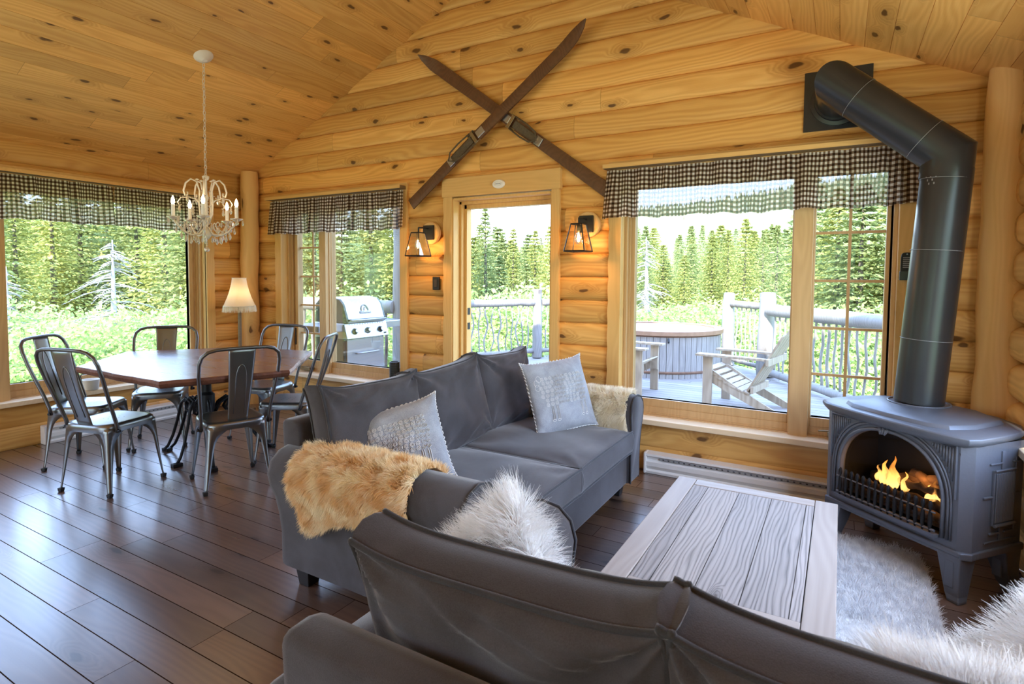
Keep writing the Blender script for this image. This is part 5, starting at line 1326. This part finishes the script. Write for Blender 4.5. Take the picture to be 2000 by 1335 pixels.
adirondack('wooden deck chair facing left on the deck beside the tub', -.99, 7.05, 170)
adirondack('wooden deck chair mostly hidden at the left edge of the big window', -2.42, 7.22, -3)

# barbecue grill
gr = thing('barbecue_grill', 'stainless gas barbecue on the deck behind the narrow window', 'barbecue', (-5.12, 4.95, DZ), math.radians(88))
# local -y is the front (faces +x outdoors), x along the width
WG, DG = .31, .25
g = G(); g.bb((-WG, -DG, .10), (WG, DG, .78)); g.build('cabinet', M_grilld, gr, bevel=.01)
g = G(); g.bb((-WG+.02, -DG-.022, .12), (WG-.02, -DG, .765)); dg = g.build('cabinet_door', M_steel, gr, bevel=.005)
g = G(); g.tube([(-.17, -DG-.03, .60), (-.17, -DG-.06, .60), (.17, -DG-.06, .60), (.17, -DG-.03, .60)], .010, 8); g.build('door_handle', M_steel, dg, smooth=True)
g = G(); g.add([(-WG-.02, -DG-.07, .775), (WG+.02, -DG-.07, .775), (WG+.02, -DG-.02, .95), (-WG-.02, -DG-.02, .95), (-WG-.02, DG, .775), (WG+.02, DG, .775), (WG+.02, DG, .95), (-WG-.02, DG, .95)], [(0, 1, 2, 3), (5, 4, 7, 6), (4, 0, 3, 7), (1, 5, 6, 2), (3, 2, 6, 7), (4, 5, 1, 0)]); cp = g.build('control_panel', M_steel, gr, bevel=.008, seg=3)
for x in (-.2, 0, .2):
    g = G(); g.lathe([(.036, 0), (.038, .006), (.030, .010), (.026, .034), (.022, .038), (0, .038)], 20, Matrix.Translation((x, -DG-.047, .855)) @ Matrix.Rotation(PI/2-.28, 4, 'X')); kn = g.build('knob', M_black, cp, smooth=True, auto=40)
    g = G(); g.lathe([(.018, .036), (.018, .041), (0, .041)], 16, Matrix.Translation((x, -DG-.047, .855)) @ Matrix.Rotation(PI/2-.28, 4, 'X')); g.build('knob_cap', M_white, kn)
g = G()
for i in range(14): g.box((-.26+i*.04, -DG-.024, .935), (.010, .004, .010))
g.box((.27, -DG-.064, .81), (.035, .008, .02)); g.build('panel_marks', M_black, cp)
def lidp(x): return [(x, -DG-.03, .955), (x, -DG-.035, 1.0), (x, -DG+.03, 1.17), (x, -DG+.09, 1.225), (x, -.02, 1.25), (x, DG-.09, 1.235), (x, DG-.01, 1.17), (x, DG, .955)]
g = G(); g.layers([lidp(-WG+.03), lidp(-WG+.031), lidp(WG-.031), lidp(WG-.03)]); ld = g.build('lid', M_steel, gr, bevel=.006)
for x in (-WG+.0, WG-.03):
    g = G(); g.layers([lidp(x), lidp(x+.03)]); g.build('lid_end', M_grilld, ld, bevel=.008)
g = G(); g.tube([(-.27, -DG-.03, .985), (-.27, -DG-.075, .985), (.27, -DG-.075, .985), (.27, -DG-.03, .985)], .013, 8); g.build('lid_handle', M_steel, ld, smooth=True)
Ml = Matrix.Translation((0, -DG-.005, 1.085)) @ Matrix.Rotation(math.radians(-21), 4, 'X')
g = G(); g.bb((-.085, -.006, -.030), (.085, .004, -.004), Ml)
g.tube([tuple(Ml @ Vector((.055*math.cos(PI*i/12), -.004, .004+.07*math.sin(PI*i/12)))) for i in range(13)], .006, 6)
g.tube([tuple(Ml @ Vector((.018+.03*math.cos(PI*i/12), -.004, .004+.045*math.sin(PI*i/12)))) for i in range(13)], .004, 6); bg_ = g.build('badge', M_grey_plastic, ld)
g = G()
for i in range(7): g.bb((-.062+i*.019, -.009, -.024), (-.052+i*.019, -.005, -.010), Ml)
g.build('badge_letters', M_white, bg_)
for s_ in (-1, 1):
    g = G(); g.bb((s_*(WG+.02), -DG+.0, .86), (s_*(WG+.36), DG-.02, .945)); g.build('side_shelf', M_steel if s_ > 0 else M_grey_plastic, gr, bevel=.01)
for sx_ in (-1, 1):
    for sy_ in (-1, 1):
        g = G(); g.lathe([(.0, .0), (.03, .0), (.035, .01), (.035, .05), (.02, .06), (.015, .10), (0, .10)], 14, Matrix.Translation((sx_*(WG-.05), sy_*(DG-.05), .0))); g.build('caster', M_black, gr, smooth=True, auto=40)

# ground and the far hill
GZ = -1.25
def gh(x, y):
    r = math.hypot(x+2, y); t_ = max(0, (r-45)/150); hill = 26*(.42+.58*max(0, min(1, (math.radians(117)-math.atan2(y, x+2))/.14)))*(t_**1.4 if t_ < 1 else 1+(t_-1)*.3)*(1+.18*math.sin(math.atan2(y, x)*5+1))
    return GZ+min(hill, 42)+.35*mnoise.noise((x*.13, y*.13, 0))-(.25 if r > 12 else 0)
g = G(); rad = [3.0]
while rad[-1] < 330: rad.append(rad[-1]*1.09+.3)
g.grid(lambda u, v: (lambda a, r: (-2+r*math.cos(a), r*math.sin(a), gh(-2+r*math.cos(a), r*math.sin(a))))(-.5+u*2*PI, rad[min(len(rad)-1, int(round(v*(len(rad)-1))))]), 110, len(rad)); 
struct('ground', g, M_ground, smooth=True)

# ---- conifers
def conifer_mesh(H, R, whorls, nb, nt, seed, q=.11, droop=.25, dense=1.0, skirt=.04, lacy=0):
    r_ = np.random.default_rng(seed); V = []; 
    quads = []
    for wi in range(whorls):
        f = (wi+.5)/whorls; z = H*(skirt+(1-skirt-.02)*f); rl = R*(1-f)**.85*(.8+.35*r_.random())+.05
        for b_ in range(nb):
            a = 2*PI*(b_+r_.random()*.8)/nb+wi*1.7; L_ = rl*(.7+.45*r_.random()); 
            up_ = .35*f-.10
            for k_ in range(nt):
                t_ = (k_+.6)/nt; rr_ = L_*t_; zz = z+up_*rr_-droop*L_*t_*t_+.02*r_.normal()
                for s_ in (-1, 1):
                    ls = (.42*L_*(1-t_*.75)+.05)*(.7+.5*r_.random()); m = max(1, int(ls/(q*1.25)*dense))
                    for j in range(m):
                        u = (j+.5)/m; aa = a+s_*.95; bx = rr_*math.cos(a)+math.cos(aa)*ls*u; by = rr_*math.sin(a)+math.sin(aa)*ls*u
                        bz = zz-droop*.8*ls*u*u+.03*r_.normal()
                        quads.append((bx, by, bz, aa+r_.normal()*.3, -.25-.5*u*droop+.25*r_.normal(), r_.uniform(-.9, .9)))
    Q = np.array(quads); n = len(Q); s_ = q*(.7+.6*r_.random(n)); ca, sa = np.cos(Q[:, 3]), np.sin(Q[:, 3]); cp_, sp_ = np.cos(Q[:, 4]), np.sin(Q[:, 4])
    D = np.stack([ca*cp_, sa*cp_, sp_], 1); S_ = np.stack([-sa, ca, np.zeros(n)], 1); N_ = np.cross(D, S_); ro = Q[:, 5][:, None]
    S2 = S_*np.cos(ro)+N_*np.sin(ro); P = Q[:, :3]
    w_ = s_[:, None]*.34; l_ = s_[:, None]*.95
    Vv = np.stack([P-D*l_*.6, P+S2*w_, P+D*l_*.9, P-S2*w_], 1).reshape(-1, 3); F = np.arange(n*4).reshape(-1, 4)
    return Vv, F
VAR = []
for i, (H, R, wh, nb_, nt_, q, dr_, mt) in enumerate(((7, 1.75, 34, 9, 8, .095, .22, M_fir), (7, 1.45, 38, 8, 7, .090, .30, M_fir), (7, 2.15, 30, 9, 9, .105, .16, M_firb), (7, 1.2, 38, 7, 7, .085, .35, M_firb))):
    V_, F_ = conifer_mesh(H, R, wh, nb_, nt_, 100+i, q, dr_)
    f0 = np_mesh('foliage', V_, F_, mt); COL.objects.unlink(f0)
    g = G(); g.tube([(0, 0, -.3), (.03, 0, 3), (0, .02, 6.8)], [.13, .08, .01], 7); t0 = g.build('trunk', M_bark, None, smooth=True); COL.objects.unlink(t0)
    VAR.append((f0, t0))
ORD = 'leftmost|second from the left|third from the left|fourth from the left|fifth from the left|sixth from the left|seventh from the left|eighth from the left|ninth from the left|tenth from the left|eleventh from the left|rightmost'.split('|')
CNT = {}
def ordl(label, group, total):
    i = CNT.get(group, 0); CNT[group] = i+1; w_ = 'rightmost' if i == total-1 else ORD[i]
    return label+', '+w_
r_ = random.Random(12)
def place(px, d, ytop, v=None, label='pointed green conifer in the forest beyond the deck', group='conifers in the forest', full=True, wide=1.0):
    p = at(px, ytop, d); z0 = gh(p.x, p.y); H = p.z-z0
    if H < 1: return
    v = r_.randrange(4) if v is None else v; s_ = H/7.0
    if full:
        t = thing('conifer', label, 'tree', (p.x, p.y, z0-.1), r_.uniform(0, 6.28), group); t.scale = (s_*wide, s_*wide, s_)
        for o_, nm in zip(VAR[v], ('foliage', 'trunk')): c = o_.copy(); COL.objects.link(c); c.parent = t
    else:
        c = VAR[v][0].copy(); c.name = 'conifer'; COL.objects.link(c); c.location = (p.x, p.y, z0-.1); c.rotation_euler = (0, 0, r_.uniform(0, 6.28)); c.scale = (s_*wide, s_*wide, s_); tag(c, label, 'tree', group)
    return
GL = 'conifers beyond the left window'
for px, d, yt, v, wd in ((-170, 15, 290, 0, 1), (-60, 14, 300, 2, 1), (25, 17, 330, 1, 1.2), (95, 19, 320, 0, 1.2), (150, 21, 300, 2, 1.2), (205, 24, 330, 1, 1.3), (262, 21, 340, 2, 1.3), (318, 17, 310, 0, 1.3), (368, 15, 330, 2, 1.2), (430, 15, 330, 0, 1.2), (492, 14, 320, 1, 1.1)):
    place(px, d, yt, v, ordl('dark conifer in the woods beyond the left window', GL, 11), GL, True, wd)
GN = 'conifers behind the barbecue grill'
for px, d, yt, v, wd in ((560, 13, 330, 2, 1), (612, 14.5, 350, 0, 1.2), (668, 13.5, 395, 2, 1.25), (722, 15, 330, 1, 1.3), (780, 14, 330, 0, 1.2), (835, 15, 350, 2, 1.1), (890, 15, 370, 1, 1.1)):
    place(px, d, yt, v, ordl('bushy conifer behind the railing by the grill', GN, 7), GN, True, wd)
place(948, 17, 392, 3, 'tall thin-topped conifer at the left of the doorway view', None, True, 1.1)
place(1003, 21, 436, 1, 'slim pointed conifer near the middle of the doorway view', None, True, 1.0)
place(1046, 22, 440, 0, 'full conifer at the right of the doorway view', None, True, 1.0)
for px, d, yt, v, wd in ((925, 19, 452, 0, 1.2), (975, 18, 490, 2, 1.2), (1028, 18, 505, 2, 1.2), (1075, 19, 430, 1, 1.1), (1098, 17, 470, 2, 1.1)):
    place(px, d, yt, v, ordl('lower conifer in the doorway view', 'lower conifers in the doorway view', 5), 'lower conifers in the doorway view', True, wd)
place(1338, 20, 488, 0, 'dark young conifer standing in front of the forest behind the tub', None, True, 1.15)
GB = 'conifers behind the hot tub'
for px, d, yt, v, wd in ((1180, 20, 440, 2, 1.1), (1222, 22, 425, 1, 1), (1262, 20, 430, 3, 1.1), (1296, 27, 470, 0, 1.2), (1352, 30, 455, 1, 1.2), (1392, 24, 452, 0, 1.1), (1424, 26, 440, 1, 1), (1458, 23, 416, 0, 1), (1492, 25, 440, 3, 1), (1520, 21, 428, 3, 1.1), (1550, 22, 440, 1, 1)):
    place(px, d, yt, v, ordl('tall conifer in the forest edge behind the hot tub', GB, 11), GB, True, wd)
GR = 'conifers beyond the right casement'
for px, d, yt, v, wd in ((1592, 15, 330, 2, 1.2), (1640, 13.5, 350, 0, 1.25), (1690, 12.5, 340, 2, 1.3), (1740, 13, 340, 1, 1.2), (1800, 13, 300, 0, 1.2), (1870, 12, 320, 2, 1.2)):
    place(px, d, yt, v, ordl('spreading conifer beyond the right casement of the big window', GR, 6), GR, True, wd)
for row, (d0, n_, ya, yb) in enumerate(((27, 46, 430, 500), (36, 50, 430, 492), (48, 56, 432, 480), (64, 60, 425, 470))):
    for i in range(n_):
        px = -260+2300*(i+r_.random()*.8)/n_
        yt = r_.uniform(ya, yb)-(70 if px < 480 else 0)-(35 if 480 < px < 880 else 0)
        place(px, d0*r_.uniform(.9, 1.12), yt, None, 'distant conifer in the dense forest behind the nearer trees', 'distant forest conifers', False, r_.uniform(1.0, 1.5))
for i in range(26):      # woods that go on round the left side of the cabin
    a = math.radians(178+92*(i+r_.random()*.7)/26); d = r_.uniform(13, 24); x, y = -5+d*math.cos(a), d*math.sin(a); z0 = gh(x, y); c = VAR[r_.randrange(4)][0].copy(); c.name = 'conifer'; COL.objects.link(c)
    sc_ = r_.uniform(.75, 1.15); c.location = (x, y, z0-.1); c.scale = (sc_*1.25, sc_*1.25, sc_); c.rotation_euler = (0, 0, r_.uniform(0, 6)); tag(c, 'conifer in the woods around the left side of the cabin', 'tree', 'conifers around the left side of the cabin')
# forest cover on the far hillside
r2 = np.random.default_rng(5); n = 26000; aa = r2.uniform(-.3, 3.6, n); rr = 85+150*r2.random(n)**.8; X = -2+rr*np.cos(aa); Y = rr*np.sin(aa); Z = np.array([gh(x, y) for x, y in zip(X, Y)])
hh = r2.uniform(2.5, 5.5, n); wd = hh*.22; T = np.stack([X, Y, Z+hh], 1); vs_ = []
for k_ in range(4):
    a = k_*PI/2+aa; vs_.append(np.stack([X+wd*np.cos(a), Y+wd*np.sin(a), Z-.3], 1))
V_ = np.concatenate([T[:, None]]+[v_[:, None] for v_ in vs_], 1).reshape(-1, 3); b_ = (np.arange(n)*5)[:, None, None]
F_ = (b_+np.array([[0, 1, 2], [0, 2, 3], [0, 3, 4], [0, 4, 1]])[None]).reshape(-1, 3)
hf = np_mesh('hillside_forest', V_, F_, leafm('hazy_hill_foliage', (.30, .38, .16), (.44, .50, .26), .2, .06)); tag(hf, 'pale green forest covering the distant hillside above the treetops', 'forest', kind='stuff')

# dead grey spruce
def dead_tree(px, d, ytop, label, seed, H=None, spread=1.25):
    p = at(px, ytop, d); z0 = gh(p.x, p.y); H = p.z-z0; rr = random.Random(seed)
    t = thing('dead_spruce', label, 'tree', (p.x, p.y, z0), 0)
    g = G(); g.tube([(0, 0, -.2), (.05, 0, H*.5), (0, .03, H)], [.11, .065, .012], 8); g.build('trunk', M_deadw, t, smooth=True)
    g = G()
    for k_ in range(140):
        f = rr.random()**1.2; z = H*(.12+.86*f); L_ = spread*(1-f)**.7*(.4+.7*rr.random())+.12; a = rr.random()*2*PI; pts = []; dz = rr.uniform(-.25, .12)
        for q in range(7):
            u = q/6; pts.append((L_*u*math.cos(a+.25*u), L_*u*math.sin(a+.25*u), z+dz*L_*u-.30*L_*u*u))
        g.tube(pts, [.016*(1-u/7) for u in range(7)], 4, caps=False)
        for q in range(2, 7):
            for s_ in (-1, 1):
                b = pts[q]; l2 = L_*.34*(1-q/9)*rr.uniform(.5, 1.2); a2 = a+s_*rr.uniform(.5, 1.2); g.tube([b, (b[0]+l2*.5*math.cos(a2), b[1]+l2*.5*math.sin(a2), b[2]-.05*l2), (b[0]+l2*math.cos(a2), b[1]+l2*math.sin(a2), b[2]-.35*l2)], [.007, .005, .002], 3, caps=False)
    g.build('branches', M_deadw, t)
dead_tree(216, 11.5, 468, 'bare silver-grey dead spruce standing in the shrubs beyond the left window', 3, spread=1.5)
dead_tree(1262, 15, 462, 'pale bare spruce at the left edge of the big window behind the tub', 6, spread=1.1)
dead_tree(8, 12, 520, 'small bleached dead spruce at the extreme left of the left window', 8, spread=.9)

# shrubs
def bush_mesh(seed, n=16000):
    r_ = np.random.default_rng(seed); th_ = r_.uniform(0, 2*PI, n); ph = np.arccos(r_.uniform(-.15, 1, n)); rad = .55+.5*r_.random(n)**.6
    lump = np.array([1+.35*mnoise.noise((math.cos(a)*2+seed, math.sin(a)*2, b*2)) for a, b in zip(th_, ph)]); rad = rad*lump
    P = np.stack([rad*np.sin(ph)*np.cos(th_), rad*np.sin(ph)*np.sin(th_), rad*np.cos(ph)*.95+.1], 1)
    D = r_.normal(size=(n, 3)); D /= np.linalg.norm(D, axis=1)[:, None]; S_ = np.cross(D, r_.normal(size=(n, 3))); S_ /= np.linalg.norm(S_, axis=1)[:, None]
    s_ = (.014+.014*r_.random(n))[:, None]
    return np.stack([P-D*s_, P+S_*s_*.6, P+D*s_*1.2, P-S_*s_*.6], 1).reshape(-1, 3), np.arange(n*4).reshape(-1, 4)
BV = []
for i in range(3):
    V_, F_ = bush_mesh(i+40); b0 = np_mesh('shrub', V_, F_, M_bush); COL.objects.unlink(b0); BV.append(b0)
def bushes(n_, pxa, pxb, da, db, ya, yb, label, group, seed):
    rr = random.Random(seed)
    for i in range(n_):
        px = pxa+(pxb-pxa)*(i+rr.random())/n_; d = rr.uniform(da, db); p = at(px, rr.uniform(ya, yb), d); z0 = gh(p.x, p.y); H = max(.7, p.z-z0)
        c = rr.choice(BV).copy(); COL.objects.link(c); c.location = (p.x, p.y, z0-.05); s_ = H/1.1; c.scale = (s_*rr.uniform(.9, 1.4), s_*rr.uniform(.9, 1.4), s_); c.rotation_euler = (0, 0, rr.uniform(0, 6)); tag(c, label, 'shrub', group)
bushes(30, -150, 420, 8.8, 14.5, 585, 690, 'bright yellow-green shrub in the thicket beyond the left window', 'shrubs beyond the left window', 1)
bushes(14, 420, 900, 9.5, 13.5, 560, 650, 'bright shrub behind the log railing by the barbecue grill', 'shrubs behind the barbecue grill', 2)
bushes(14, 880, 1120, 12.5, 16, 560, 640, 'bright shrub behind the log railing seen through the doorway', 'shrubs in the doorway view', 3)
bushes(22, 1180, 1560, 13, 19, 585, 640, 'low bright shrub at the foot of the trees behind the hot tub', 'shrubs behind the hot tub', 4)
bushes(16, 1560, 1900, 10, 13, 600, 690, 'bright shrub beyond the heavy log railing on the right', 'shrubs beyond the right railing', 5)
